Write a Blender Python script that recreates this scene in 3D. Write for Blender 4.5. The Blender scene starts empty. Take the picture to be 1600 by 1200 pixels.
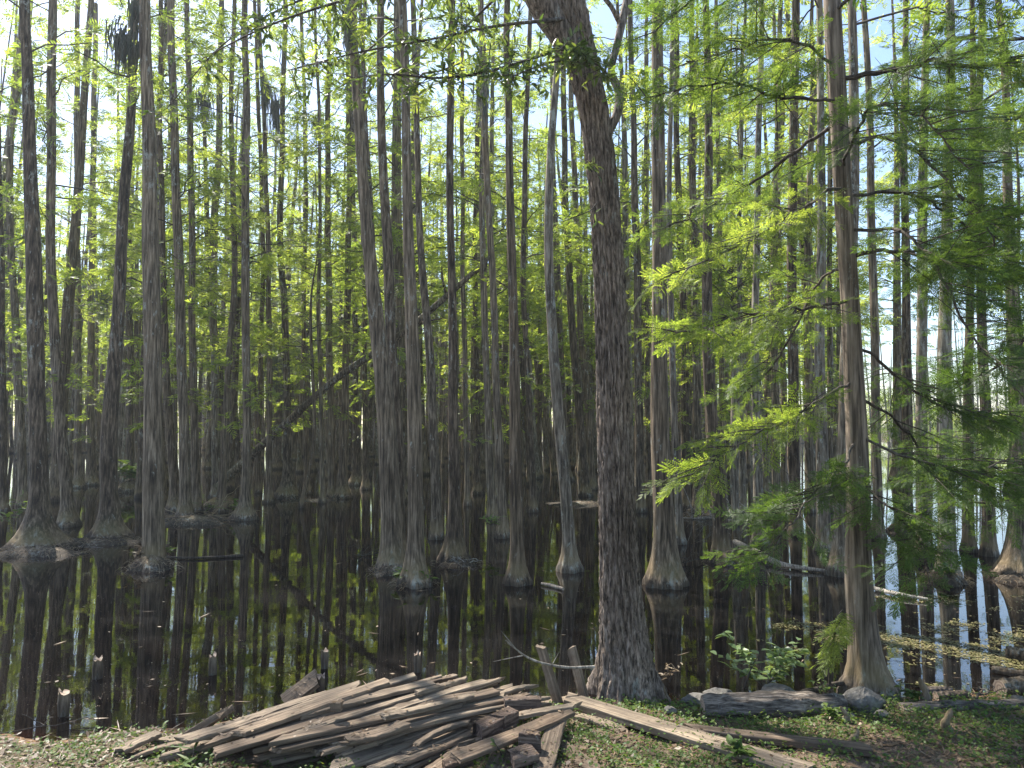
import bpy, math
import numpy as np
from mathutils import Vector, Matrix

rng = np.random.default_rng(7)
R = math.radians
SC = bpy.context.scene
COL = SC.collection

# ------------------------------------------------------------------ camera, sky, sun, exposure
CAMH, FPX, PITCH = 1.9, 1164.0, math.atan(65 / 1164.0)
cam_d = bpy.data.cameras.new("camera")
cam = bpy.data.objects.new("camera", cam_d)
COL.objects.link(cam)
cam.location = (0, 0, CAMH)
cam.rotation_euler = (R(90) + PITCH, 0, 0)
cam_d.sensor_width = 36.0
cam_d.lens = FPX / 1600 * 36
cam_d.clip_start = 0.05
cam_d.clip_end = 2000
SC.camera = cam

SUN_AZ, SUN_EL = R(-40), R(50)
world = bpy.data.worlds.new("World")
SC.world = world
world.use_nodes = True
wn = world.node_tree
bg = wn.nodes["Background"]
sky = wn.nodes.new("ShaderNodeTexSky")
sky.sky_type = 'NISHITA'
sky.sun_disc = False
sky.sun_elevation = SUN_EL
sky.sun_rotation = SUN_AZ % (2 * math.pi)
sky.dust_density = 0.8
sky.ozone_density = 1.6
wn.links.new(sky.outputs[0], bg.inputs[0])
bg.inputs[1].default_value = 0.125
sd = bpy.data.lights.new("sun", 'SUN')
sd.energy = 5.0
sd.angle = R(0.5)
sd.color = (1.0, 0.95, 0.86)
sun = bpy.data.objects.new("sun", sd)
COL.objects.link(sun)
svec = Vector((math.sin(SUN_AZ) * math.cos(SUN_EL), math.cos(SUN_AZ) * math.cos(SUN_EL), math.sin(SUN_EL)))
sun.rotation_euler = (-svec).to_track_quat('-Z', 'Y').to_euler()
sun.location = (-20, 20, 40)
SC.view_settings.view_transform = 'Standard'
SC.view_settings.look = 'None'
SC.view_settings.gamma = 1
SC.view_settings.exposure = 1.34
SC.render.engine = 'CYCLES'
cy = SC.cycles
cy.max_bounces = 8
cy.diffuse_bounces = 3
cy.glossy_bounces = 3
cy.transmission_bounces = 4
cy.transparent_max_bounces = 8
cy.volume_bounces = 0
cy.use_denoising = True
cy.denoiser = 'OPENIMAGEDENOISE'
cy.denoising_input_passes = 'RGB_ALBEDO_NORMAL'
cy.denoising_prefilter = 'NONE'
cy.sample_clamp_indirect = 6.0

# ------------------------------------------------------------------ pixel <-> world (photo pixels, 1600x1200)
cp, sp = math.cos(PITCH), math.sin(PITCH)

def ray(px, py):
    cx, cz = (px - 800) / FPX, -(py - 600) / FPX
    return np.array([cx, cp - sp * cz, sp + cp * cz])

def at(px, py, Y):
    d = ray(px, py)
    return d * (Y / d[1]) + np.array([0, 0, CAMH])

def on(px, py, z=0.0):
    d = ray(px, py)
    return d * ((z - CAMH) / d[2]) + np.array([0, 0, CAMH])

# ------------------------------------------------------------------ mesh helpers
class Geo:
    def __init__(s):
        s.v, s.q, s.t, s.qm, s.tm, s.n = [], [], [], [], [], 0
    def add(s, v, q=None, t=None, m=0):
        v = np.asarray(v, float).reshape(-1, 3)
        if q is not None and len(q):
            q = np.asarray(q, np.int64).reshape(-1, 4) + s.n
            s.q.append(q); s.qm.append(np.full(len(q), m))
        if t is not None and len(t):
            t = np.asarray(t, np.int64).reshape(-1, 3) + s.n
            s.t.append(t); s.tm.append(np.full(len(t), m))
        s.v.append(v); s.n += len(v)
    def mesh(s, name, mats, smooth=True, origin=None):
        me = bpy.data.meshes.new(name)
        v = np.concatenate(s.v) if s.v else np.zeros((0, 3))
        if origin is not None:
            v = v - np.asarray(origin)
        q = np.concatenate(s.q) if s.q else np.zeros((0, 4), np.int64)
        t = np.concatenate(s.t) if s.t else np.zeros((0, 3), np.int64)
        nq, nt = len(q), len(t)
        me.vertices.add(len(v)); me.vertices.foreach_set("co", v.astype(np.float32).ravel())
        me.loops.add(nq * 4 + nt * 3)
        me.loops.foreach_set("vertex_index", np.concatenate([q.ravel(), t.ravel()]).astype(np.int32))
        me.polygons.add(nq + nt)
        st = np.concatenate([np.arange(nq) * 4, nq * 4 + np.arange(nt) * 3]).astype(np.int32)
        me.polygons.foreach_set("loop_start", st)
        me.polygons.foreach_set("loop_total", np.concatenate([np.full(nq, 4), np.full(nt, 3)]).astype(np.int32))
        mi = np.concatenate((s.qm or [np.zeros(0)]) + (s.tm or [np.zeros(0)])).astype(np.int32)
        for m in (mats if isinstance(mats, (list, tuple)) else [mats]):
            me.materials.append(m)
        me.polygons.foreach_set("material_index", mi)
        me.polygons.foreach_set("use_smooth", np.full(nq + nt, bool(smooth)))
        me.update(calc_edges=True)
        return me
    def build(s, name, mats, parent=None, origin=None, smooth=True):
        if parent is not None and origin is None:
            origin = np.array(parent.location)
        o = bpy.data.objects.new(name, s.mesh(name, mats, smooth, origin))
        COL.objects.link(o)
        if parent is not None:
            o.parent = parent
        elif origin is not None:
            o.location = origin
        return o

def tag(o, label=None, cat=None, group=None, kind=None):
    if label: o["label"] = label
    if cat: o["category"] = cat
    if group: o["group"] = group
    if kind: o["kind"] = kind
    return o

def empty(name, loc, label, cat, group=None):
    o = bpy.data.objects.new(name, None)
    COL.objects.link(o)
    o.location = loc
    o.empty_display_size = 0.2
    return tag(o, label, cat, group)

def smooth_curve(p, n):
    """Catmull-Rom through rows of p, n samples"""
    p = np.asarray(p, float)
    k = len(p)
    if k == 2:
        u = np.linspace(0, 1, n)[:, None]
        return p[0] * (1 - u) + p[1] * u
    e = np.vstack([2 * p[0] - p[1], p, 2 * p[-1] - p[-2]])
    d = np.linalg.norm(np.diff(p[:, :3], axis=0), axis=1)
    s = np.concatenate([[0], np.cumsum(d)])
    x = np.linspace(0, s[-1], n)
    i = np.clip(np.searchsorted(s, x, side='right') - 1, 0, k - 2)
    u = ((x - s[i]) / np.maximum(d[i], 1e-9))[:, None]
    a, b, c, dd = e[i], e[i + 1], e[i + 2], e[i + 3]
    return 0.5 * (2 * b + (c - a) * u + (2 * a - 5 * b + 4 * c - dd) * u ** 2 + (3 * b - a - 3 * c + dd) * u ** 3)

def frames(p):
    t = np.gradient(p, axis=0)
    t /= np.linalg.norm(t, axis=1)[:, None] + 1e-12
    mean = np.abs(t.mean(axis=0))
    ref = np.eye(3)[int(np.argmin(mean))]
    a = np.cross(t, ref); a /= np.linalg.norm(a, axis=1)[:, None] + 1e-12
    b = np.cross(t, a)
    return t, a, b

def grid_quads(nr, nc):
    i = np.arange(nr - 1)[:, None]; j = np.arange(nc)[None, :]
    j2 = (j + 1) % nc
    return np.stack([i * nc + j, i * nc + j2, (i + 1) * nc + j2, (i + 1) * nc + j], -1).reshape(-1, 4)

def tube(g, p, r, seg=5, m=0, caps=False, lump=0.0, radfun=None):
    p = np.asarray(p, float); n = len(p)
    r = np.broadcast_to(np.asarray(r, float), (n,))
    _, a, b = frames(p)
    th = np.arange(seg) / seg * 2 * np.pi
    rr = np.repeat(r[:, None], seg, 1)
    if lump:
        ph = rng.uniform(0, 6.28, 6)
        k = np.arange(n)[:, None]
        rr = rr * (1 + lump * (np.sin(th * 2 + k * .7 + ph[0]) * .5 + np.sin(th * 3 - k * .45 + ph[1]) * .35 + np.sin(k * 1.3 + ph[2]) * .4))
    if radfun is not None:
        rr = radfun(rr, th)
    v = p[:, None] + rr[..., None] * (np.cos(th)[None, :, None] * a[:, None] + np.sin(th)[None, :, None] * b[:, None])
    v = v.reshape(-1, 3)
    g.add(v, grid_quads(n, seg), m=m)
    if caps:
        for row, cen, flip in ((0, p[0], True), (n - 1, p[-1], False)):
            ring = v[row * seg:(row + 1) * seg]
            i = np.arange(seg)
            tr = np.stack([np.full(seg, seg), i, (i + 1) % seg], -1)
            if flip: tr = tr[:, ::-1]
            g.add(np.vstack([ring, cen]), t=tr, m=m if caps is True else caps)

# ------------------------------------------------------------------ materials
def mat(name):
    m = bpy.data.materials.new(name)
    m.use_nodes = True
    nt = m.node_tree
    nt.nodes.clear()
    out = nt.nodes.new("ShaderNodeOutputMaterial")
    return m, nt, out

def N(nt, typ, ins=None, **kw):
    n = nt.nodes.new(typ)
    for k, v in kw.items(): setattr(n, k, v)
    for k, v in (ins or {}).items():
        if isinstance(v, bpy.types.NodeSocket): nt.links.new(v, n.inputs[k])
        else: n.inputs[k].default_value = v
    return n

def ramp(nt, fac, stops):
    n = nt.nodes.new("ShaderNodeValToRGB")
    nt.links.new(fac, n.inputs[0])
    e = n.color_ramp.elements
    while len(e) < len(stops): e.new(0.5)
    for el, (p, c) in zip(e, stops):
        el.position = p
        el.color = (*c, 1) if len(c) == 3 else c
    return n

def mapped(nt, scale, coord="Object"):
    tc = N(nt, "ShaderNodeTexCoord")
    return N(nt, "ShaderNodeMapping", {"Vector": tc.outputs[coord], "Scale": scale}).outputs[0]

def noise(nt, vec, scale, detail=4, rough=0.6):
    return N(nt, "ShaderNodeTexNoise", {"Vector": vec, "Scale": scale, "Detail": detail, "Roughness": rough})

def mix(nt, fac, a, b, typ='MIX'):
    n = nt.nodes.new("ShaderNodeMix"); n.data_type = 'RGBA'; n.blend_type = typ
    for idx, v in ((0, fac), (6, a), (7, b)):
        if isinstance(v, bpy.types.NodeSocket): nt.links.new(v, n.inputs[idx])
        else: n.inputs[idx].default_value = v if not isinstance(v, tuple) else (*v[:3], 1)
    return n.outputs[2]

def math_(nt, op, a, b=0.0, clamp=False):
    n = N(nt, "ShaderNodeMath", operation=op, use_clamp=clamp)
    for i, v in enumerate((a, b)):
        if isinstance(v, bpy.types.NodeSocket): nt.links.new(v, n.inputs[i])
        else: n.inputs[i].default_value = v
    return n.outputs[0]

def bark_material(name, dark, mid, light, fibre=(34, 34, 2.2), lichen=0.5, lichen_col=(.36, .37, .32), bump=0.5, wet=True):
    m, nt, out = mat(name)
    v = mapped(nt, fibre)
    n1 = noise(nt, v, 1.0, 6, 0.65)
    v2 = mapped(nt, (1, 1, .5))
    n2 = noise(nt, v2, 2.3, 4)
    base = ramp(nt, n1.outputs[0], [(.36, dark), (.5, mid), (.66, light)]).outputs[0]
    tint = ramp(nt, n2.outputs[0], [(.3, (.55, .53, .50)), (.5, (.95, .95, .95)), (.7, (1.35, 1.3, 1.22))]).outputs[0]
    c = mix(nt, 1.0, base, tint, 'MULTIPLY')
    info = N(nt, "ShaderNodeObjectInfo")
    c = mix(nt, 1.0, c, ramp(nt, info.outputs["Random"], [(0, (.75, .72, .68)), (.5, (1, 1, 1)), (1, (1.15, 1.2, 1.2))]).outputs[0], 'MULTIPLY')
    nl = noise(nt, mapped(nt, (1, 1, .4)), 14.0, 5, .75)
    nl2 = noise(nt, mapped(nt, (1, 1, .6)), 1.1, 2)
    s = math_(nt, 'MULTIPLY', nl.outputs[0], math_(nt, 'ADD', nl2.outputs[0], .45))
    lf = ramp(nt, s, [(.63 - .12 * lichen, (0, 0, 0)), (.71 - .1 * lichen, (1, 1, 1))]).outputs[0]
    c = mix(nt, math_(nt, 'MULTIPLY', lf, min(1, .55 + lichen * .3)), c, lichen_col)
    geo = N(nt, "ShaderNodeNewGeometry")
    rough = .85
    if wet:
        z = N(nt, "ShaderNodeSeparateXYZ", {0: geo.outputs["Position"]}).outputs[2]
        zz = math_(nt, 'ADD', z, math_(nt, 'MULTIPLY', math_(nt, 'SUBTRACT', n2.outputs[0], .5), .22))
        band = ramp(nt, math_(nt, 'DIVIDE', zz, 1.0, True), [(.01, (1, 1, 1)), (.06, (.8, .8, .8)), (.11, (0, 0, 0))]).outputs[0]
        ring = ramp(nt, math_(nt, 'DIVIDE', zz, 1.0, True), [(.1, (0, 0, 0)), (.16, (1, 1, 1)), (.24, (.6, .6, .6)), (.38, (0, 0, 0))]).outputs[0]
        mz = ramp(nt, math_(nt, 'DIVIDE', zz, 2.0, True), [(.05, (0, 0, 0)), (.1, (1, 1, 1)), (.3, (.5, .5, .5)), (.6, (0, 0, 0))]).outputs[0]
        mn = ramp(nt, nl2.outputs[0], [(.45, (0, 0, 0)), (.62, (.8, .8, .8))]).outputs[0]
        c = mix(nt, math_(nt, 'MULTIPLY', math_(nt, 'MULTIPLY', mz, mn), .7), c, (.075, .08, .03))
        c = mix(nt, math_(nt, 'MULTIPLY', ring, .45), c, (.26, .19, .10))
        c = mix(nt, math_(nt, 'MULTIPLY', band, .7), c, (.026, .020, .014))
    bp = N(nt, "ShaderNodeBump", {"Height": n1.outputs[0], "Strength": bump, "Distance": .02})
    b = N(nt, "ShaderNodeBsdfPrincipled", {"Base Color": c, "Roughness": rough, "Normal": bp.outputs[0], "Specular IOR Level": .25})
    nt.links.new(b.outputs[0], out.inputs[0])
    return m

def leaf_material(name, c1, c2, c3, trans=0.5, rough=.5, spec=.3, tcol=1.5):
    m, nt, out = mat(name)
    geo = N(nt, "ShaderNodeNewGeometry")
    info = N(nt, "ShaderNodeObjectInfo")
    r = ramp(nt, geo.outputs["Random Per Island"], [(0, c1), (.5, c2), (1, c3)]).outputs[0]
    r = mix(nt, 1.0, r, ramp(nt, info.outputs["Random"], [(0, (.8, .86, .7)), (1, (1.15, 1.08, 1.1))]).outputs[0], 'MULTIPLY')
    p = N(nt, "ShaderNodeBsdfPrincipled", {"Base Color": r, "Roughness": rough, "Specular IOR Level": spec})
    tc = mix(nt, 1.0, r, (1.45 * tcol, 1.35 * tcol, .62 * tcol), 'MULTIPLY')
    t = N(nt, "ShaderNodeBsdfTranslucent", {"Color": tc})
    mx = N(nt, "ShaderNodeMixShader", {0: trans, 1: p.outputs[0], 2: t.outputs[0]})
    nt.links.new(mx.outputs[0], out.inputs[0])
    return m

M = {}
M['cypress'] = bark_material("cypress_bark", (.040, .030, .021), (.142, .106, .070), (.33, .255, .18), lichen=.55)
M['dark'] = bark_material("dark_bark", (.028, .021, .015), (.098, .072, .048), (.265, .205, .145), lichen=.55, fibre=(28, 28, 3.5))
M['grey'] = bark_material("grey_bark", (.05, .041, .032), (.175, .142, .104), (.36, .31, .24), lichen=.9, fibre=(30, 30, 3))
M['orange'] = bark_material("smooth_brown_bark", (.048, .035, .026), (.140, .104, .077), (.28, .215, .165), lichen=.4, fibre=(40, 40, 2.2), bump=.6)
M['oak'] = bark_material("ridged_bark", (.030, .024, .019), (.175, .137, .108), (.38, .315, .26), fibre=(60, 60, 9), lichen=.15, bump=.6, wet=False)
M['twig'] = bark_material("twig_bark", (.03, .024, .02), (.08, .064, .052), (.14, .12, .10), fibre=(50, 50, 8), lichen=.2, wet=False)
M['log'] = bark_material('log_bark', (.03, .024, .02), (.12, .097, .08), (.27, .225, .185), fibre=(9, 60, 60), lichen=.2, bump=.8, wet=False)
M['deadwood'] = bark_material("bleached_deadwood", (.10, .085, .07), (.26, .225, .19), (.42, .38, .33), fibre=(40, 40, 5), lichen=.2, wet=False)
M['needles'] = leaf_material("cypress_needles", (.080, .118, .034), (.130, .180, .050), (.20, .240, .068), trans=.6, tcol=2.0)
M['needles_shade'] = leaf_material("shade_dark_needles", (.042, .076, .026), (.062, .108, .034), (.09, .142, .04), trans=.5, tcol=1.8)  # same needles, leaf colour darkened for boughs standing in shade
M['needles_mid'] = leaf_material('mid_green_needles', (.052, .092, .028), (.085, .138, .038), (.14, .195, .05), trans=.52, tcol=1.9)  # needle tone between the bright ones and the shade-darkened ones
M['broad'] = leaf_material("broad_leaves", (.055, .092, .034), (.085, .13, .045), (.14, .175, .055), trans=.42, rough=.33, spec=.6, tcol=1.5)
M['herb'] = leaf_material("herb_leaves", (.05, .10, .02), (.09, .155, .032), (.15, .19, .05), trans=.4, tcol=1.1)
M['litter'] = leaf_material("dead_leaves", (.07, .04, .025), (.15, .095, .06), (.27, .185, .125), trans=.15, tcol=.8)
M['moss'] = leaf_material("hanging_moss", (.10, .11, .095), (.16, .17, .15), (.22, .23, .205), trans=.3, tcol=.6)
M['scum'] = leaf_material("floating_weed", (.05, .06, .02), (.15, .14, .05), (.32, .27, .15), trans=.2, tcol=.8)
M['straw'] = leaf_material("dead_straw", (.12, .08, .05), (.25, .18, .12), (.40, .32, .24), trans=.2, tcol=.7)

def plank_material():
    m, nt, out = mat("weathered_lumber")
    info = N(nt, "ShaderNodeObjectInfo")
    off = N(nt, "ShaderNodeVectorMath", {0: N(nt, "ShaderNodeTexCoord").outputs["Object"]}, operation='ADD')
    cmb = N(nt, "ShaderNodeCombineXYZ", {0: math_(nt, 'MULTIPLY', info.outputs["Random"], 31.0), 1: math_(nt, 'MULTIPLY', info.outputs["Random"], 17.0)})
    nt.links.new(cmb.outputs[0], off.inputs[1])
    g = N(nt, "ShaderNodeMapping", {"Vector": off.outputs[0], "Scale": (2.2, 70, 70)}).outputs[0]
    n1 = noise(nt, g, 1.0, 5, .6)
    n2 = noise(nt, off.outputs[0], 5.0, 4)
    n3 = noise(nt, off.outputs[0], 26.0, 4, .7)
    c = ramp(nt, n1.outputs[0], [(.28, (.06, .047, .038)), (.5, (.19, .15, .112)), (.75, (.39, .32, .24))]).outputs[0]
    c = mix(nt, 1.0, c, ramp(nt, info.outputs["Random"], [(0, (.62, .55, .5)), (.4, (1, .96, .9)), (.75, (1.15, 1.12, 1.05)), (1, (.85, .72, .62))]).outputs[0], 'MULTIPLY')
    c = mix(nt, ramp(nt, n2.outputs[0], [(.45, (0, 0, 0)), (.68, (.75, .75, .75))]).outputs[0], c, (.085, .065, .048))
    c = mix(nt, ramp(nt, n3.outputs[0], [(.62, (0, 0, 0)), (.72, (.7, .7, .7))]).outputs[0], c, (.10, .115, .06))
    h = math_(nt, 'ADD', n1.outputs[0], math_(nt, 'MULTIPLY', n3.outputs[0], .35))
    bp = N(nt, "ShaderNodeBump", {"Height": h, "Strength": .6, "Distance": .008})
    b = N(nt, "ShaderNodeBsdfPrincipled", {"Base Color": c, "Roughness": .85, "Normal": bp.outputs[0], "Specular IOR Level": .25})
    nt.links.new(b.outputs[0], out.inputs[0])
    return m
M['plank'] = plank_material()

M['brownblock'] = bark_material('dark_brown_timber', (.03, .02, .015), (.10, .068, .052), (.19, .135, .105), fibre=(6, 60, 60), lichen=.1, wet=False)
M['pale'] = leaf_material('sun_toned_glossy_leaves', (.12, .18, .08), (.18, .25, .12), (.26, .32, .18), trans=.4, rough=.28, spec=.7, tcol=1.2)  # leaf colour lightened to look sunlit where the shrub stands in shade
def cut_material():
    m, nt, out = mat("sawn_end_grain")
    tc = N(nt, "ShaderNodeTexCoord")
    w = N(nt, "ShaderNodeTexWave", {"Vector": tc.outputs["Object"], "Scale": 14.0, "Distortion": 3.0, "Detail": 2.0}, wave_type='RINGS')
    c = ramp(nt, w.outputs[0], [(0, (.20, .14, .10)), (1, (.36, .28, .21))]).outputs[0]
    b = N(nt, "ShaderNodeBsdfPrincipled", {"Base Color": c, "Roughness": .9})
    nt.links.new(b.outputs[0], out.inputs[0])
    return m
M['cut'] = cut_material()

def stone_material():
    m, nt, out = mat("lichened_stone")
    v = mapped(nt, (1, 1, 1))
    n1, n2 = noise(nt, v, 18, 6, .7), noise(nt, v, 4, 4)
    c = ramp(nt, n1.outputs[0], [(.3, (.045, .04, .035)), (.55, (.14, .128, .112)), (.75, (.26, .24, .21))]).outputs[0]
    c = mix(nt, ramp(nt, n2.outputs[0], [(.5, (0, 0, 0)), (.65, (.6, .6, .6))]).outputs[0], c, (.17, .18, .11))
    bp = N(nt, "ShaderNodeBump", {"Height": n1.outputs[0], "Strength": .6, "Distance": .02})
    b = N(nt, "ShaderNodeBsdfPrincipled", {"Base Color": c, "Roughness": .9, "Normal": bp.outputs[0]})
    nt.links.new(b.outputs[0], out.inputs[0])
    return m
M['stone'] = stone_material()

def ground_material():
    m, nt, out = mat("swamp_ground")
    v = mapped(nt, (1, 1, 1))
    n1, n2, n3 = noise(nt, v, 34, 6, .7), noise(nt, v, 2.2, 4), noise(nt, v, 130, 3, .6)
    soil = ramp(nt, n1.outputs[0], [(.3, (.045, .032, .022)), (.5, (.13, .092, .064)), (.72, (.27, .20, .145))]).outputs[0]
    soil = mix(nt, ramp(nt, n2.outputs[0], [(.42, (0, 0, 0)), (.62, (.7, .7, .7))]).outputs[0], soil, (.05, .062, .022))
    soil = mix(nt, ramp(nt, n3.outputs[0], [(.55, (0, 0, 0)), (.66, (.8, .8, .8))]).outputs[0], soil, (.24, .17, .12))
    geo = N(nt, "ShaderNodeNewGeometry")
    z = N(nt, "ShaderNodeSeparateXYZ", {0: geo.outputs["Position"]}).outputs[2]
    zz = math_(nt, 'ADD', z, math_(nt, 'MULTIPLY', math_(nt, 'SUBTRACT', n2.outputs[0], .5), .1))
    peat_depth_dim = ramp(nt, math_(nt, 'MULTIPLY', math_(nt, 'ADD', zz, .8), 1.0, True),  # peat and silt, coloured darker with depth in place of light absorbed by water
                [(.25, (.008, .006, .005)), (.55, (.035, .022, .012)), (.78, (.20, .12, .06))]).outputs[0]
    peat_depth_dim = mix(nt, 1.0, peat_depth_dim, ramp(nt, n1.outputs[0], [(.35, (.35, .35, .35)), (.7, (1.5, 1.4, 1.3))]).outputs[0], 'MULTIPLY')
    c = mix(nt, math_(nt, 'LESS_THAN', zz, .012), soil, peat_depth_dim)
    bp = N(nt, "ShaderNodeBump", {"Height": n1.outputs[0], "Strength": .8, "Distance": .03})
    b = N(nt, "ShaderNodeBsdfPrincipled", {"Base Color": c, "Roughness": .95, "Normal": bp.outputs[0], "Specular IOR Level": .2})
    nt.links.new(b.outputs[0], out.inputs[0])
    return m
M['ground'] = ground_material()

def water_material():
    m, nt, out = mat("tea_coloured_water")
    tc = N(nt, "ShaderNodeTexCoord")
    rv = N(nt, "ShaderNodeMapping", {"Vector": tc.outputs["Object"], "Scale": (1.0, 1.6, 1)}).outputs[0]
    n1 = noise(nt, rv, 1.6, 3, .5)
    n2 = noise(nt, rv, 14.0, 3, .5)
    h = math_(nt, 'ADD', n1.outputs[0], math_(nt, 'MULTIPLY', n2.outputs[0], .10))
    rc = on(252, 1068)
    d = N(nt, "ShaderNodeVectorMath", {0: tc.outputs["Object"], 1: (rc[0], rc[1], 0)}, operation='DISTANCE').outputs["Value"]
    wv = math_(nt, 'SINE', math_(nt, 'MULTIPLY', d, 190.0))
    env = math_(nt, 'MULTIPLY', math_(nt, 'LESS_THAN', d, .13), math_(nt, 'GREATER_THAN', d, .06))
    h = math_(nt, 'ADD', h, math_(nt, 'MULTIPLY', math_(nt, 'MULTIPLY', wv, env), .12))
    bp = N(nt, "ShaderNodeBump", {"Height": h, "Strength": .016, "Distance": .06})
    fr = N(nt, "ShaderNodeFresnel", {"IOR": 1.55, "Normal": bp.outputs[0]})
    gl = N(nt, "ShaderNodeBsdfGlossy", {"Color": (1, 1, 1, 1), "Roughness": .015, "Normal": bp.outputs[0]})
    tr = N(nt, "ShaderNodeBsdfTransparent", {"Color": (.36, .17, .085, 1)})
    # fine suspended matter and pollen film
    f1 = noise(nt, N(nt, "ShaderNodeMapping", {"Vector": tc.outputs["Object"], "Scale": (.5, .9, 1)}).outputs[0], 1.3, 5, .6)
    film = ramp(nt, f1.outputs[0], [(.4, (.004, .004, .004)), (.72, (.05, .05, .05))]).outputs[0]
    df = N(nt, "ShaderNodeBsdfDiffuse", {"Color": (.22, .20, .185, 1)})
    body = N(nt, "ShaderNodeMixShader", {0: film, 1: tr.outputs[0], 2: df.outputs[0]})
    fac = math_(nt, 'MULTIPLY', fr.outputs[0], 1.0, True)
    mx = N(nt, "ShaderNodeMixShader", {0: fac, 1: body.outputs[0], 2: gl.outputs[0]})
    nt.links.new(mx.outputs[0], out.inputs[0])
    return m
M['water'] = water_material()

# ------------------------------------------------------------------ ground and water
SHX = np.array([-60, -6.5, -3.3, -2.1, -1.2, 0.0, 0.6, 1.4, 2.6, 3.4, 4.6, 7, 60])
SHY = np.array([4.6, 4.6, 4.62, 4.85, 5.0, 5.05, 5.2, 5.3, 5.25, 5.45, 6.0, 6.4, 7.5])

def ground_z(x, y):
    x, y = np.asarray(x, float), np.asarray(y, float)
    s = np.interp(x, SHX, SHY) + .08 * np.sin(x * 3.1) + .05 * np.sin(x * 7.7 + 1)
    d = s - y
    land = .16 * (1 - np.exp(-np.maximum(d, 0) / .75)) + .02 * np.maximum(d - 1, 0)
    wet = -.75 * (1 - np.exp(-np.maximum(-d, 0) / 1.9))
    bump = .012 * np.sin(x * 9.3 + 1.3 * np.sin(y * 5)) * np.sin(y * 8.1 + x * 2) + .008 * np.sin(x * 21 + y * 13)
    far = 1.6 * np.clip((np.hypot(x, y) - 108) / 25, 0, 1)
    return np.where(d > 0, land + bump * np.clip(d * 4, 0, 1), wet) + far

xs = np.unique(np.concatenate([np.linspace(-400, -9, 24), np.linspace(-9, 9, 300), np.linspace(9, 400, 24)]))
ys = np.unique(np.concatenate([np.linspace(-200, 1.5, 14), np.linspace(1.5, 9, 190), np.linspace(9, 130, 60), np.linspace(130, 500, 12)]))
X, Y = np.meshgrid(xs, ys)
nr, nc = X.shape
i = np.arange(nr - 1)[:, None]; j = np.arange(nc - 1)[None, :]
q = np.stack([i * nc + j, i * nc + j + 1, (i + 1) * nc + j + 1, (i + 1) * nc + j], -1).reshape(-1, 4)
g = Geo(); g.add(np.stack([X, Y, ground_z(X, Y)], -1), q)
tag(g.build("ground", M['ground']), "brown leaf strewn bank running down into the dark swamp bed", "ground", kind="structure")
g = Geo(); g.add([(-380, 3.2, 0), (380, 3.2, 0), (380, 480, 0), (-380, 480, 0)], [(0, 1, 2, 3)])
tag(g.build("water", M['water'], smooth=False), "still dark tea coloured swamp water mirroring the trunks", "water", kind="structure")

# ------------------------------------------------------------------ foliage
def kite(base, d, side, l, w):
    return np.array([base, base + d * l * .5 + side * w * .5, base + d * l, base + d * l * .5 - side * w * .5])

def spray_template(nb, fine=False, var=0):
    """flat pinnate cypress spray, length 1 along +x"""
    V, Q = [], []
    r = np.random.default_rng(3 + nb + 10 * var)
    def put(k):
        Q.append(np.arange(4) + 4 * len(V)); V.append(k)
    put(kite(np.zeros(3), np.array([1., 0, -.1]), np.array([0, 1., 0]), 1.0, .014))
    for k in range(nb):
        u = .12 + .88 * k / (nb - 1)
        s = 1 if k % 2 else -1
        a = R(58 - 30 * u) * s + r.normal(0, .12)
        l = (.42 * (1 - u * .62) + .06) * r.uniform(.75, 1.1)
        d = np.array([math.cos(a), math.sin(a), r.normal(-.08, .12)])
        sd = np.array([-d[1], d[0], r.normal(0, .5)])
        base = np.array([u * .95, 0, -.10 * u * u])
        if not fine:
            put(kite(base, d, sd, l, .062 + .018 * r.random()))
        else:
            m = 6
            for c in range(m):
                uu = .1 + .9 * c / (m - 1)
                for ss in (1, -1):
                    e = d * .55 + ss * sd * (.62 if c < m - 1 else .2); e /= np.linalg.norm(e)
                    put(kite(base + d * l * uu, e, np.cross(e, [0, 0, 1.]), .10 * (1.1 - .5 * uu), .036))
    return np.concatenate(V), np.array(Q)

SPRAY = spray_template(13)
SPRAY_S = spray_template(8)
SPRAY_F = spray_template(13, True)
SPRAYS_F = [spray_template(13, True, v) for v in (1, 2, 3)] + [spray_template(9, True, 4)]

def place_sprays(g, tmpl, pos, yaw, pitch, roll, size, m=0):
    v, q = tmpl
    pos, yaw, pitch, roll, size = map(np.asarray, (pos, yaw, pitch, roll, size))
    n = len(pos)
    if n == 0: return
    cyw, syw, cpi, spi, cr, sr = np.cos(yaw), np.sin(yaw), np.cos(pitch), np.sin(pitch), np.cos(roll), np.sin(roll)
    ex = np.stack([cyw * cpi, syw * cpi, spi], -1)
    side = np.stack([-syw, cyw, 0 * yaw], -1)
    up = np.cross(ex, side)
    ey = side * cr[:, None] + up * sr[:, None]
    ez = np.cross(ex, ey)
    B = np.stack([ex, ey, ez], 1) * size[:, None, None]
    V = np.einsum('vk,nkj->nvj', v, B) + pos[:, None]
    Q = (q[None] + (np.arange(n) * len(v))[:, None, None]).reshape(-1, 4)
    g.add(V.reshape(-1, 3), Q, m=m)

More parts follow.
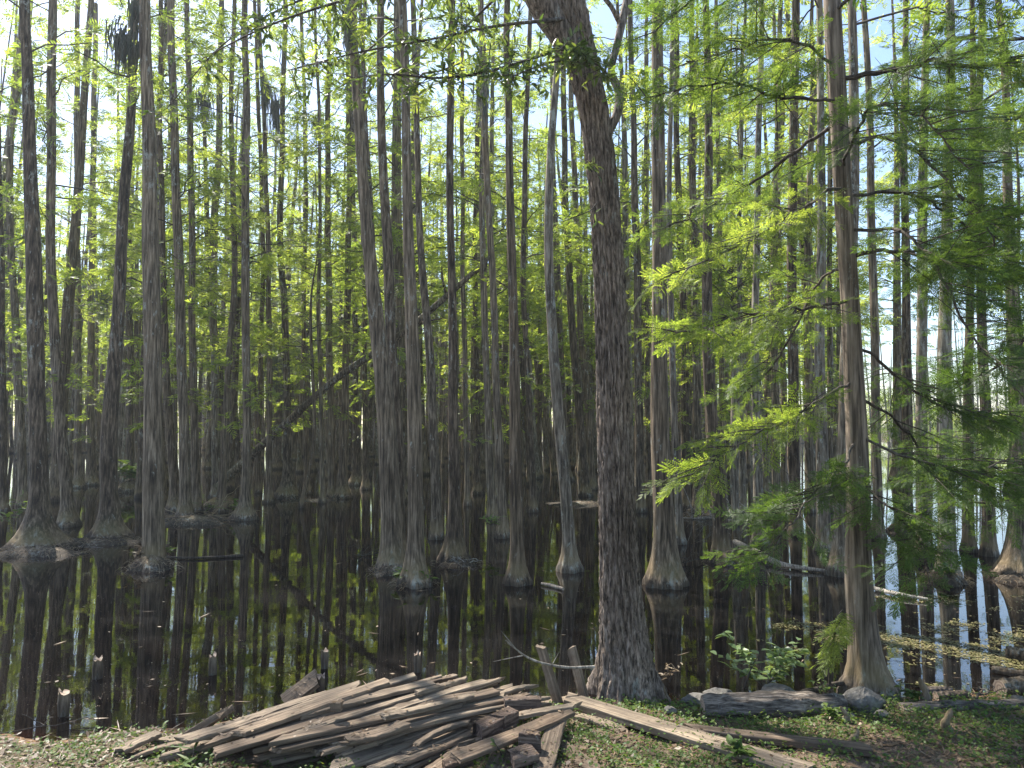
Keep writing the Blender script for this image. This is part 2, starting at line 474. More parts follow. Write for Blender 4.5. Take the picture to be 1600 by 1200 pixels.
def crown(g, curve, h0, h1, nb, l0, l1, per, r, tmpl=SPRAY, size=(.28, .5), up=(5, 45), wood=.012, sparse_low=True):
    """branches round a trunk curve(h)->xyz carrying flat sprays; material 0 leaves, 1 wood"""
    P, Yw, Pi, Ro, Sz = [], [], [], [], []
    for k in range(nb):
        u = (k + r.random()) / nb
        if sparse_low: u = u ** 1.25
        h = h0 + (h1 - h0) * u
        az = r.uniform(0, 2 * np.pi)
        L = (l0 + (l1 - l0) * u) * r.uniform(.55, 1.25)
        el = R(r.uniform(*up))
        b0 = curve(h)
        t = np.linspace(0, 1, 6)
        dirs = np.array([math.cos(az), math.sin(az), 0])
        pl = b0 + dirs * (L * t * math.cos(el))[:, None] + np.array([0, 0, 1]) * (L * math.sin(el) * (t - .55 * t * t))[:, None]
        pl[1:] += r.normal(0, .05 * L / 2, (5, 3))
        tube(g, pl, np.linspace(wood * (.6 + L * .55), .005, 6), 3, m=1)
        n = max(2, int(per * L / max(l0, l1) + r.random()))
        tt = r.uniform(.22, 1.02, n)
        for c in range(3):
            pass
        pp = np.stack([np.interp(tt, t, pl[:, c]) for c in range(3)], -1) + r.normal(0, .05, (n, 3))
        P.append(pp)
        Yw.append(az + r.choice([-1, 1], n) * r.uniform(.1, 1.1, n))
        Pi.append(r.normal(-.15, .32, n)); Ro.append(r.normal(0, .6, n))
        Sz.append(r.uniform(*size, n) * (1.1 - .3 * tt))
    place_sprays(g, tmpl, np.concatenate(P), np.concatenate(Yw), np.concatenate(Pi), np.concatenate(Ro), np.concatenate(Sz))

LEAF_T = None
def leaf_shape(l, w, fold=.25, curl=.1):
    """lanceolate leaf of 6 quads along +x"""
    u = np.array([0, .22, .5, .78, 1.0]); ww = np.array([.02, .8, 1, .6, .02]) * w * .5
    V = []
    for uu, a in zip(u, ww):
        z = -curl * l * uu * uu
        V += [(uu * l, a, z + a * fold), (uu * l, 0, z), (uu * l, -a, z + a * fold)]
    Q = []
    for k in range(4):
        b = 3 * k
        Q += [(b, b + 1, b + 4, b + 3), (b + 1, b + 2, b + 5, b + 4)]
    return np.array(V), np.array(Q)

# ------------------------------------------------------------------ trees
def trunk_mesh(g, ctr, rad, seg, flute=0.0, nfl=7, r=None, base_i=0, lumps=.05):
    """ctr (n,3) centre line, rad (n,), flute per ring (n,)"""
    n = len(ctr)
    th = np.arange(seg) / seg * 2 * np.pi
    ph = r.uniform(0, 6.28, 12)
    s = np.concatenate([[0], np.cumsum(np.linalg.norm(np.diff(ctr, axis=0), axis=1))])[:, None]
    lump = lumps * (np.sin(2 * th + s * 1.1 + ph[0]) * .5 + np.sin(3 * th - s * 2.3 + ph[1]) * .3 + np.sin(5 * th + s * 3.9 + ph[2]) * .2
                    + .5 * np.sin(s * 2.7 + ph[3]) * np.sin(s * 1.1 + ph[4]))
    tw = s * .25
    fl = np.asarray(flute).reshape(-1, 1) * (np.cos(nfl * (th + tw) + ph[5] + .6 * np.sin(2 * th + ph[6])) * .6 + np.cos((nfl - 3) * th + ph[7]) * .3 + np.cos(2 * th + ph[8]) * .25)
    fine = .018 * np.sin(11 * th + 3 * np.sin(s * .8 + ph[9]) + ph[10])
    rr = rad[:, None] * (1 + lump + fl + fine)
    a = np.array([1., 0, 0]); b = np.array([0, 1., 0])
    v = ctr[:, None] + rr[..., None] * (np.cos(th)[None, :, None] * a + np.sin(th)[None, :, None] * b)
    g.add(v.reshape(-1, 3), grid_quads(n, seg))

def make_tree(label, pts, wb=None, by=None, Y=None, bark='cypress', H=None, flare_h=None, cb=None, cn=None, name="cypress_tree",
              group=None, seg=None, leaf='needles', epi=0, zbase=0.0, cat="tree", crown_kw=None, lean=0.0, seed=None):
    """pts: photo pixels (x,y,width) from the waterline upward; wb: width of the butt at the water"""
    r = np.random.default_rng(abs(hash_(label)) if seed is None else seed)
    x0, y0, w0 = pts[0]
    if Y is None:
        Y = on(x0, by if by else y0, zbase)[1]
    P, Rr = [], []
    for k, (x, y, w) in enumerate(pts):
        p = at(x, y, Y)
        if k == 0: p[2] = zbase
        p[1] += lean * (p[2] - zbase)
        P.append(p); Rr.append(.88 * w / FPX * p[1] / 2)
    P = np.array(P); Rr = np.array(Rr)
    if H is None: H = r.uniform(14, 18.5)
    # grow on above the frame
    top = P[-1]; d = P[-1] - P[-2]; d = d / max(d[2], 1e-3)
    d[:2] = np.clip(d[:2], -.22, .22) * .6
    if H > top[2] + 1:
        n_up = 3
        for k in range(1, n_up + 1):
            f = k / n_up
            z = top[2] + (H - top[2]) * f
            q = top + d * (z - top[2]); q[2] = z
            q[:2] += r.normal(0, .1, 2)
            P = np.vstack([P, q]); Rr = np.append(Rr, max(.015, Rr[len(pts) - 1] * (1 - .88 * f)))
    base = np.array([P[0][0], P[0][1], zbase])
    below = np.array([P[0][0], P[0][1], -.7])
    P = np.vstack([below, P]); Rr = np.append(Rr[0], Rr)
    n = int(60 if Y < 14 else 40)
    cr = smooth_curve(np.column_stack([P, Rr]), n * 3)
    zs = np.concatenate([np.linspace(-.55, .05, 4), np.linspace(.1, 1.6, 14 if Y < 14 else 8), np.linspace(1.9, H, n)])
    zs = zs[zs <= cr[-1, 2]]
    o = np.argsort(cr[:, 2])
    ctr = np.column_stack([np.interp(zs, cr[o, 2], cr[o, c]) for c in (0, 1)] + [zs])
    wob = .006 * Y / 10
    ctr[:, 0] += wob * np.sin(zs * 1.9 + r.uniform(0, 6)) * np.clip(zs, 0, 1)
    rad = np.interp(zs, cr[o, 2], cr[o, 3])
    rb = (.84 * wb / FPX * Y / 2) if wb else rad[0] * 1.7
    fh = .82 * (flare_h or max(.22, min(.55, rb * 1.1)))
    hz = np.maximum(zs - zbase, 0)
    e = np.exp(-(hz / fh) ** 1.25)
    rad2 = rad + np.maximum(rb - rad[0], 0) * e * (1 + .25 * np.exp(-(hz / .1) ** 2))
    flute = .34 * e * min(1, (rb / max(rad[0], 1e-3) - 1))
    root = empty(name, base, label, cat, group)
    g = Geo()
    trunk_mesh(g, ctr, rad2, seg or (28 if Y < 14 else 14), flute, int(r.integers(6, 10)), r)
    tr = g.build("trunk", M[bark], root)
    def curve(h):
        return np.array([np.interp(h, zs, ctr[:, 0]), np.interp(h, zs, ctr[:, 1]), h])
    cb = cb if cb is not None else r.uniform(5.5, 7.5)
    cn = cn if cn is not None else 30
    if cn:
        g = Geo()
        kw = dict(l0=1.7, l1=.8, per=13)
        kw.update(crown_kw or {})
        crown(g, curve, cb, H - .2, cn, r=r, **kw)
        if epi:
            crown(g, curve, max(1.5, cb - 3.8), cb, epi, .8, 1.2, 7, r, sparse_low=False, up=(-10, 25), wood=.008)
        g.build("crown", [M[leaf], M['twig']], root)
    return root, curve, tr

def hash_(s):
    h = 17
    for c in s: h = (h * 31 + ord(c)) % 2147483647
    return h

# hand placed trees: label, points (x, y, width) up the stem, options
TREES = [
 ("dark straight trunk on the broad pale flared butt at the left shore mat", [(60,858,32),(60,700,28),(52,400,25),(44,150,19),(39,0,16)], dict(wb=112, bark='dark', flare_h=.38)),
 ("reddish brown trunk leaning right above a wide fluted bell shaped butt", [(172,842,27),(170,700,27),(181,540,22),(195,300,18),(206,150,14),(213,0,11)], dict(wb=80, bark='dark', flare_h=.36)),
 ("thick shaggy stringy barked trunk standing on its own leafy root tussock", [(240,884,38),(240,740,34),(238,560,29),(236,400,27),(232,200,23),(227,30,19)], dict(wb=48, bark='cypress')),
 ("tall smooth trunk behind the shaggy one, bowing left, butt in dry straw", [(106,822,22),(103,760,20),(90,600,17),(80,420,16),(80,200,15),(82,0,14)], dict(wb=46)),
 ("slim trunk with an S bend near the dark straight trunk at the frame edge", [(36,790,15),(34,720,14),(27,560,13),(18,400,12),(15,250,11),(28,110,10),(34,0,9)], dict(wb=26)),
 ("thin dark trunk cut off by the edge of the picture, in the shade", [(6,800,14),(3,640,13),(1,420,12),(-6,150,11)], dict(wb=22, bark='dark')),
 ("slim trunk of a close pair with a pale bell butt, the left one", [(123,762,12),(122,690,12),(122,560,11),(120,300,10),(122,0,8)], dict(wb=28)),
 ("slim trunk of a close pair with a pale bell butt, the right one", [(144,758,14),(142,690,13),(142,560,12),(145,300,10),(150,0,8)], dict(wb=30)),
 ("slim trunk on a round grassy root mound between two thick trunks", [(203,762,14),(203,690,12),(203,560,11),(200,300,10),(204,0,8)], dict(wb=24, bark='dark')),
 ("leaning trunk with a hollow reddish butt beside the shaggy trunk", [(275,798,18),(268,700,16),(258,560,13),(254,400,12),(250,200,9),(252,0,8)], dict(wb=36)),
 ("straight brown trunk rising from the straw covered mat", [(290,808,20),(288,720,18),(284,560,17),(279,400,16),(272,200,14),(267,0,12)], dict(wb=34)),
 ("second brown trunk on the straw mat, half hidden by its neighbour", [(308,800,15),(305,700,13),(301,560,12),(299,300,11),(292,0,9)], dict(wb=24)),
 ("pale hazy grey trunk standing left of the foot of the leaning dead trunk", [(338,778,15),(337,650,14),(333,400,13),(341,250,12),(346,0,9)], dict(wb=26, bark='grey')),
 ("thin trunk leaning right over the foot of the leaning dead trunk", [(345,800,15),(350,700,12),(358,560,11),(367,400,10),(361,200,9),(366,0,7)], dict(wb=26)),
 ("clean straight trunk with a mossy butt left of the leaning dead trunk", [(382,812,18),(385,740,15),(385,560,14),(383,400,14),(385,200,13),(383,0,10)], dict(wb=44)),
 ("pencil thin trunk crossing in front of the leaning dead trunk near its foot", [(404,770,9),(406,600,8),(411,400,8),(405,200,7),(398,0,6)], dict(wb=14)),
 ("slender straight trunk beside the skirted dark cypress in midwater", [(420,786,11),(421,700,10),(421,560,9),(419,400,9),(413,200,8),(404,0,7)], dict(wb=22)),
 ("dark trunk with a dramatic skirted butt in the middle of the pool", [(450,778,15),(449,700,13),(446,500,12),(438,400,11),(440,250,10),(446,0,8)], dict(wb=44, bark='dark', flare_h=.5)),
 ("thin reddish trunk just right of the skirted dark cypress", [(480,772,10),(477,650,9),(474,500,8),(478,300,7),(470,0,6)], dict(wb=18)),
 ("spindly leaning sapling trunk with layered green sprays in midwater", [(470,790,8),(490,700,6),(488,580,6),(486,505,5)], dict(wb=11, H=6.6, cb=3.2, cn=16, crown_kw=dict(l0=1.7, l1=.7, per=14), Y=17.3)),
 ("thin trunk leaning left close beside the spindly sapling", [(504,786,9),(502,650,7),(498,500,7),(500,250,6),(492,0,5)], dict(wb=14)),
 ("mid brown trunk covered in small ferns along its shaded side", [(519,778,14),(518,700,13),(514,500,12),(512,250,10),(515,0,8)], dict(wb=24)),
 ("stout brown trunk with a fluted butt right of the fern covered trunk", [(534,778,18),(538,680,14),(542,500,12),(546,250,10),(542,0,8)], dict(wb=36)),
 ("dark trunk with round knobbly butt left of the big leaning twin", [(557,758,14),(556,640,11),(554,430,10),(551,200,9),(556,0,8)], dict(wb=30, bark='dark')),
 ("slim dark trunk seen close left of the big leaning twin", [(572,765,11),(570,640,10),(569,450,9),(566,200,8),(570,0,7)], dict(wb=20, bark='dark')),
 ("big brown trunk leaning left, fused low with the straighter trunk behind it", [(612,890,38),(611,800,36),(603,650,32),(590,520,27),(578,400,23),(563,230,19),(549,0,15)], dict(wb=62)),
 ("straight trunk rising behind the big leaning twin and splitting from it", [(622,872,26),(620,700,23),(613,560,19),(606,400,18),(598,250,15),(594,0,13)], dict(wb=40, bark='dark')),
 ("smooth even trunk on a mossy ribbed butt with green leaves at the water", [(648,914,30),(650,800,27),(646,600,24),(640,420,21),(635,250,17),(629,0,15)], dict(wb=62, flare_h=.33)),
 ("dark flaking trunk close behind the smooth even trunk", [(682,842,20),(680,740,17),(673,580,15),(660,420,13),(652,250,11),(645,0,9)], dict(wb=30, bark='dark')),
 ("thin nearly black trunk squeezed beside the big leaning twin", [(602,800,11),(598,600,10),(584,400,9),(572,200,8),(563,0,7)], dict(wb=18, bark='dark')),
 ("lichen speckled straight trunk with a spreading fibrous butt by grey twigs", [(709,878,24),(710,780,20),(708,600,17),(705,400,14),(703,200,13),(707,0,12)], dict(wb=54, bark='dark', flare_h=.4)),
 ("thin trunk directly right of the speckled trunk with spreading butt", [(730,790,10),(727,600,9),(723,400,8),(722,100,7)], dict(wb=16)),
 ("slim trunk in shade between the speckled trunk and the straight pale one", [(746,772,12),(745,600,10),(742,400,9),(748,150,8)], dict(wb=22, bark='dark')),
 ("straight trunk hung with a leafy tuft just above the water", [(770,812,15),(764,700,14),(758,500,12),(753,350,11),(757,100,9)], dict(wb=24)),
 ("trunk with curving stem crossing a paler one in the centre", [(786,840,16),(782,740,14),(775,580,13),(769,420,12),(757,200,11),(752,0,9)], dict(wb=30)),
 ("upright grey brown trunk with tan ringed butt left of the bowed trunk", [(808,912,28),(808,840,23),(804,620,19),(800,400,16),(795,200,13),(793,0,11)], dict(wb=52)),
 ("thin shadowed trunk half hidden behind the tan ringed butt", [(833,800,13),(828,650,11),(818,450,10),(822,200,9),(830,0,8)], dict(wb=22, bark='dark')),
 ("thin bare trunk leaning far left behind the bowed trunk", [(866,740,9),(852,640,9),(838,570,8),(822,490,8),(806,400,6)], dict(wb=14, H=7.5, cn=0)),
 ("bowed grey trunk sweeping right down to a tan butt beside the great ridged trunk", [(890,892,26),(887,820,22),(876,680,20),(864,540,18),(857,400,16),(861,240,14),(870,100,12),(874,0,11)], dict(wb=48, bark='grey')),
 ("tall trunk with a round hollow burl close left of the great ridged trunk", [(916,775,16),(910,700,14),(898,560,14),(889,420,13),(882,250,11),(880,0,9)], dict(wb=28, bark='dark')),
 ("pale edged twisting trunk just left of the great ridged trunk", [(925,765,13),(919,640,12),(908,520,12),(903,380,11),(894,200,10),(890,0,8)], dict(wb=22)),
 ("dark straight trunk showing just right of the great ridged trunk", [(1000,800,17),(998,650,15),(996,450,14),(992,300,12),(987,100,10),(984,0,9)], dict(wb=26, bark='dark')),
 ("thin dark trunk between the great ridged trunk and the grey fluted cypress", [(1014,770,10),(1012,600,9),(1009,350,8),(1010,0,6)], dict(wb=16, bark='dark')),
 ("stout grey cypress with a fluted bulging butt right of the great ridged trunk", [(1040,914,42),(1038,850,36),(1033,720,33),(1030,560,30),(1030,380,26),(1029,180,22),(1027,0,19)], dict(wb=76, bark='cypress', flare_h=.36)),
 ("slim pale trunk tucked directly behind the stout grey cypress", [(1062,850,15),(1056,700,12),(1048,480,11),(1046,250,9),(1052,0,8)], dict(wb=24, bark='grey')),
 ("straight dark trunk right of the stout grey cypress with lit left edge", [(1072,795,16),(1071,650,14),(1068,480,13),(1058,250,11),(1056,0,9)], dict(wb=24, bark='dark')),
 ("dark trunk next in line, behind the reaching bright sprays", [(1090,800,16),(1089,640,15),(1086,450,13),(1082,250,12),(1082,0,9)], dict(wb=24, bark='dark')),
 ("broad dark trunk with a white lichen streak down to a leafy stump mound", [(1127,872,28),(1124,800,26),(1112,650,22),(1104,450,18),(1108,250,14),(1103,0,12)], dict(wb=40, bark='dark')),
 ("pale lichen crusted leaning snag beside the white streaked trunk", [(1150,820,12),(1147,720,16),(1150,600,15),(1146,560,8)], dict(wb=14, bark='grey', H=3.6, cn=0)),
 ("grey trunk with a rooty tan foot behind the reaching bright sprays", [(1188,852,20),(1184,740,16),(1180,560,14),(1182,380,12),(1187,150,10),(1190,0,9)], dict(wb=34, bark='grey')),
 ("slender trunk standing left of a pair of dark straight trunks on the right", [(1214,800,15),(1212,650,14),(1208,450,12),(1214,250,10),(1220,0,8)], dict(wb=24)),
 ("straight dark trunk of a loose pair on the right, thicker and nearer", [(1243,835,20),(1241,700,18),(1238,500,17),(1238,300,16),(1243,50,14)], dict(wb=30, bark='dark')),
 ("straight trunk of a loose pair on the right, thinner and farther", [(1266,800,15),(1264,600,13),(1262,400,12),(1270,150,10)], dict(wb=22)),
 ("lichen whitened trunk close left of the smooth orange brown trunk", [(1288,860,24),(1284,700,21),(1281,520,17),(1284,300,14),(1280,0,11)], dict(wb=38, bark='grey')),
 ("pale trunk with a split slanting foot just behind the smooth orange brown trunk", [(1312,898,34),(1316,800,26),(1322,560,20),(1332,350,18),(1334,100,16)], dict(wb=54, bark='grey')),
 ("thin dark trunk in the boughs behind the smooth orange brown trunk", [(1298,800,11),(1297,600,10),(1296,350,9),(1300,0,7)], dict(wb=18, bark='dark')),
 ("medium trunk veiled by dark boughs right of the smooth orange brown trunk", [(1372,840,17),(1368,600,15),(1362,350,13),(1356,100,11)], dict(wb=28)),
 ("dark shaded trunk before the bright open water, with brushy foot", [(1416,828,22),(1417,650,17),(1416,450,14),(1412,200,12),(1416,0,9)], dict(wb=38, bark='dark')),
 ("grey trunk flaring over a mossy mound before the bright open water", [(1444,872,26),(1442,750,21),(1440,560,18),(1442,300,15),(1447,50,12)], dict(wb=38, bark='grey')),
 ("pale grey trunk on a root mat with herbs before the bright open water", [(1481,902,32),(1478,780,27),(1476,560,22),(1480,320,18),(1485,50,14)], dict(wb=46, bark='grey')),
 ("black shaded trunk with water glare on both sides of its foot", [(1514,862,19),(1512,700,16),(1516,450,13),(1520,150,10)], dict(wb=30, bark='dark')),
 ("dark doubled trunk standing in the glare near the picture edge", [(1545,868,22),(1543,700,18),(1534,500,16),(1530,200,12),(1534,0,10)], dict(wb=32, bark='dark')),
 ("trunk with an orange rooty flare at the picture edge over bright water", [(1590,900,38),(1592,760,30),(1588,560,24),(1574,300,16),(1570,100,12)], dict(wb=80)),
 ("slim trunk high among the boughs left of the loose dark pair", [(1226,790,11),(1224,600,10),(1217,400,9),(1212,100,7)], dict(wb=18)),
 ("thin grey trunk behind the white streaked trunk, partly lit", [(1160,800,12),(1158,600,10),(1155,400,9),(1160,100,7)], dict(wb=18, bark='grey')),
 ("thin trunk in front of bright leaves right of the stout grey cypress", [(1130,780,11),(1128,560,10),(1124,350,9),(1120,50,7)], dict(wb=17)),
]
TREE_XY = []
for lab, pts, kw in TREES:
    k = dict(kw)
    Yb = on(pts[0][0], pts[0][1])[1] if 'Y' not in k else k['Y']
    if 'cn' not in k:
        k['cn'] = 8
    if Yb > 13 and 'cb' not in k:
        k['cb'] = 4.6 + 1.8 * rng.random(); k['cn'] = 21; k['epi'] = 10; k['crown_kw'] = k.get('crown_kw') or dict(l0=1.8, l1=.9, per=17)
    rt, cv, tr = make_tree(lab, pts, **k)
    TREE_XY.append((rt.location.x, rt.location.y))

# a young leaning cypress etc. above; now the far stand: prototypes, then copies
def proto_tree(seed, bark, H, rad, bend):
    r = np.random.default_rng(seed)
    zs = np.concatenate([np.linspace(-.5, 1.6, 8), np.linspace(2.2, H, 22)])
    ph = r.uniform(0, 6.28, 4)
    ctr = np.column_stack([bend * np.sin(zs * .22 + ph[0]) - bend * math.sin(ph[0]) + .03 * np.sin(zs * .9 + ph[1]),
                           bend * np.sin(zs * .19 + ph[2]) - bend * math.sin(ph[2]), zs])
    rr = rad * (1 - .8 * (np.maximum(zs, 0) / H) ** 1.3)
    e = np.exp(-np.maximum(zs, 0) / .32)
    g1 = Geo(); trunk_mesh(g1, ctr, rr * (1 + .8 * e * r.uniform(.6, 1.4)), 10, .15 * e, 7, r)
    def curve(h):
        return np.array([np.interp(h, zs, ctr[:, 0]), np.interp(h, zs, ctr[:, 1]), h])
    g2 = Geo()
    crown(g2, curve, 5.0, H - .1, 42 if seed % 3 else 20, 2.0, .9, 21, r, tmpl=SPRAY, size=(.30, .56))
    crown(g2, curve, 2.4, 5.2, 6, .8, 1.5, 11, r, tmpl=SPRAY, size=(.28, .48), sparse_low=False, up=(-10, 20), wood=.008)
    return g1.mesh("trunk", M[bark]), g2.mesh("crown", [M['needles'], M['twig']])

PROTO = [proto_tree(100 + k, ['cypress', 'dark', 'cypress', 'grey'][k % 4], [16, 14.5, 18, 13, 15.5, 17, 12, 14][k], [.15, .12, .17, .10, .13, .16, .085, .11][k], [.15, .3, .1, .4, .2, .12, .35, .25][k]) for k in range(8)]
def zone(x, y):
    px = 800 + x / y * FPX
    side = ("left of the leaning dead trunk" if px < 380 else "crossed by the leaning dead trunk" if px < 700 else "left of the great ridged trunk" if px < 940
            else "behind the bright sprays" if px < 1330 else "behind the dark boughs")
    dist = "second rank" if y < 28 else "distant" if y < 44 else "most distant"
    return "slim %s cypress of the flooded stand, %s" % (dist, side), "%s slim cypresses %s" % (dist, side)
rf = np.random.default_rng(21)
spots = []
tries = 0
while len(spots) < 232 and tries < 20000:
    tries += 1
    y = math.sqrt(rf.uniform(16 ** 2, 58 ** 2))
    x = rf.uniform(-.76, .76) * y
    px = 800 + x / y * FPX
    if px > 1330 and (y > 30 or rf.random() < .5): continue
    if px < 940 and px > 300 and y < 22 and rf.random() < .5: continue
    md = .95 if y < 36 else 1.3
    if any((x - a) ** 2 + (y - b) ** 2 < md * md for a, b in spots): continue
    if any((x - a) ** 2 + (y - b) ** 2 < 1.2 for a, b in TREE_XY): continue
    spots.append((x, y))
for k, (x, y) in enumerate(spots):
    tm, cm = PROTO[k % 8]
    lab, grp = zone(x, y)
    rt = empty("cypress_tree", (x, y, 0), lab, "tree", grp)
    rt.rotation_euler = (rf.normal(0, .02), rf.normal(0, .025), rf.uniform(0, 6.28))
    s = rf.uniform(.8, 1.2); rt.scale = (s * rf.uniform(.85, 1.15), s * rf.uniform(.85, 1.15), rf.uniform(.85, 1.15))
    for nm, me in (("trunk", tm), ("crown", cm)):
        o = bpy.data.objects.new(nm, me); COL.objects.link(o); o.parent = rt

# far woods reading as one mass behind the stand
r = np.random.default_rng(5)
g = Geo()
for nw, d0, d1, z0, z1 in ((9000, 72, 92, 4.0, 16.5), (14000, 95, 108, .3, 17.5)):
    az = r.uniform(-.76, .32, nw); D = r.uniform(d0, d1, nw)
    hz = z0 + (z1 - z0) * r.random(nw) * (.78 + .22 * np.sin(az * 23 + d0) + .14 * np.sin(az * 61))
    pos = np.stack([D * np.sin(az), D * np.cos(az), hz], -1)
    place_sprays(g, SPRAY_S, pos, r.uniform(0, 6.28, nw), r.normal(-.1, .5, nw), r.uniform(-1.5, 1.5, nw), r.uniform(.8, 1.6, nw))
nw = 5000
az = r.uniform(.28, .76, nw); D = r.uniform(105, 140, nw)
pos = np.stack([D * np.sin(az), D * np.cos(az), .3 + 6.5 * r.random(nw) * (.7 + .3 * np.sin(az * 31))], -1)
place_sprays(g, SPRAY_S, pos, r.uniform(0, 6.28, nw), r.normal(-.1, .5, nw), r.uniform(-1.5, 1.5, nw), r.uniform(1.2, 2.2, nw))
for k in range(1500):
    a = r.uniform(-.74, .74)
    d = math.sqrt(r.uniform(27 ** 2, 92 ** 2)) if a < .34 else r.uniform(85, 140)
    if a > .36 and r.random() < .75: continue
    b = np.array([d * math.sin(a), d * math.cos(a), -.4])
    w = r.uniform(.045, .10) if d < 60 else r.uniform(.08, .15)
    tp = np.array([r.normal(0, .5), 0, r.uniform(11, 17)]); md = tp * .45 + [r.normal(0, .15), 0, 0]
    tube(g, [b, b + [0, 0, .45], b + [0, 0, 1.1], b + md, b + tp], [w * 2, w * 1.7, w * 1.05, w * .85, w * .3], 6, m=1 + int(r.random() < .5))
tag(g.build("far_woods", [M['needles'], M['grey'], M['cypress']]), "distant sunlit green woods closing the view behind the flooded stand", "woods", kind="stuff")

# ------------------------------------------------------------------ the great ridged trunk (nearest, with forked limbs and broad leaves)
def px_curve(pts, n):
    """pts: (px, py, Y, width_px) -> centre line and radii"""
    P = np.array([np.append(at(x, y, Yd), w / FPX * Yd / 2) for x, y, Yd, w in pts])
    c = smooth_curve(P, n)
    return c[:, :3], np.maximum(c[:, 3], .002)

OY = on(980, 1080, .03)[1]
oroot = empty("shade_tree", (at(980, 1082, OY)[0], OY, .0), "great leaning trunk with deeply ridged bark nearest the camera beside the plank pile", "tree")
ctr, rad = px_curve([(982, 1110, OY, 84), (980, 1075, OY, 88), (976, 1000, OY, 80), (968, 900, OY, 66), (963, 780, OY, 58), (960, 650, OY, 55), (955, 500, OY, 53),
                     (948, 380, OY - .05, 52), (942, 290, OY - .1, 51), (929, 180, OY - .1, 50), (908, 90, OY - .15, 53), (886, 10, OY - .2, 62), (872, -70, OY - .2, 46),
                     (880, -300, OY - .1, 40), (900, -700, OY + .3, 30), (905, -1100, OY + .5, 14)], 760)
rad = rad * .9
ro = np.random.default_rng(3)
seg = 200
th = np.arange(seg) / seg * 2 * np.pi
s = np.concatenate([[0], np.cumsum(np.linalg.norm(np.diff(ctr, axis=0), axis=1))])[:, None]
h = np.maximum(ctr[:, 2:3], 0)
e = np.exp(-h / .16)
pw = [ro.uniform(0, 6.28) for _ in range(20)]
warp = (.55 * np.sin(s * 7 + 3 * np.sin(3 * th + pw[0]) + pw[1]) + .45 * np.sin(s * 17 + 4 * np.sin(5 * th + pw[2]) + pw[3]) + .35 * np.sin(s * 31 + 5 * np.sin(4 * th + pw[4]) + 7 * th)
        + .8 * np.sin(2 * th + s * 1.7 + pw[5]))
ridge = np.cos(20 * th + 1.5 * warp)
ridge2 = np.cos(37 * th + 2.1 * warp + 2.4 * np.sin(s * 23 + 9 * th))
brk = np.sin(s * 38 + 5 * np.sin(11 * th + pw[6]) + 13 * th) * .5 + np.sin(s * 61 + 17 * th + 3 * np.sin(6 * th + s * 9)) * .5
prof = np.sqrt(np.clip(ridge * .65 + ridge2 * .35 + .55, 0, 1.6)) + .22 * brk * (ridge > -.2)
prof += ro.normal(0, .12, prof.shape)
rr = rad[:, None] * (1 + .035 * np.sin(2 * th + s * 2 + pw[7]) + .03 * np.sin(3 * th - s * 3.1 + pw[8])) + .0165 * (prof - .75) * np.clip(rad[:, None] / .11, .5, 1.2)
rr += e * (.09 + .045 * np.cos(5 * th + pw[9]) + .03 * np.cos(8 * th + pw[10]))
t_, a_, b_ = frames(ctr)
v = ctr[:, None] + rr[..., None] * (np.cos(th)[None, :, None] * a_[:, None] + np.sin(th)[None, :, None] * b_[:, None])
g = Geo(); g.add(v.reshape(-1, 3), grid_quads(len(ctr), seg))
g.build("trunk", M['oak'], oroot)

def limb(root, pts, n=40, material='oak', seg=14, name="branch"):
    c, rd = px_curve(pts, n)
    g = Geo(); tube(g, c, rd, seg, lump=.05)
    return g.build(name, M[material], root), c

def broad_foliage(parent, root, c, r, n_tw, tw_len, leaves, l=(.042, .078), w=.0185, start=.15, mname='broad', droop=-.12, name="foliage"):
    """leafy twigs along a branch line"""
    g = Geo()
    idx = r.uniform(start, 1.0, n_tw) * (len(c) - 1)
    for k in idx:
        p = np.array([np.interp(k, np.arange(len(c)), c[:, d]) for d in range(3)])
        d = r.normal(0, 1, 3); d[2] = d[2] * .55 + droop; d /= np.linalg.norm(d)
        L = tw_len * r.uniform(.4, 1.2)
        t = np.linspace(0, 1, 5)[:, None]
        pl = p + d * L * t + np.array([0, 0, -.18 * L]) * t * t + r.normal(0, .01, (5, 3)) * t
        tube(g, pl, np.linspace(.0035, .0012, 5), 4, m=1)
        for q in range(int(leaves * L / tw_len) + 2):
            u = r.uniform(.12, 1)
            b = np.array([np.interp(u, t[:, 0], pl[:, dd]) for dd in range(3)])
            lv, lq = leaf_shape(r.uniform(*l), w * r.uniform(.8, 1.25), fold=r.uniform(.1, .5), curl=r.uniform(0, .3))
            e1 = d * .8 + r.normal(0, .75, 3); e1 /= np.linalg.norm(e1)
            n1 = np.array([r.normal(0, .45), r.normal(0, .45), 1.]); 
            e2 = np.cross(n1, e1); e2 /= np.linalg.norm(e2); e3 = np.cross(e1, e2)
            g.add(b + lv[:, :1] * e1 + lv[:, 1:2] * e2 + lv[:, 2:] * e3, lq)
    o = g.build(name, [M[mname], M['twig']], None, origin=np.array(root.location))
    o.parent = parent; o.location = (0, 0, 0)
    return o

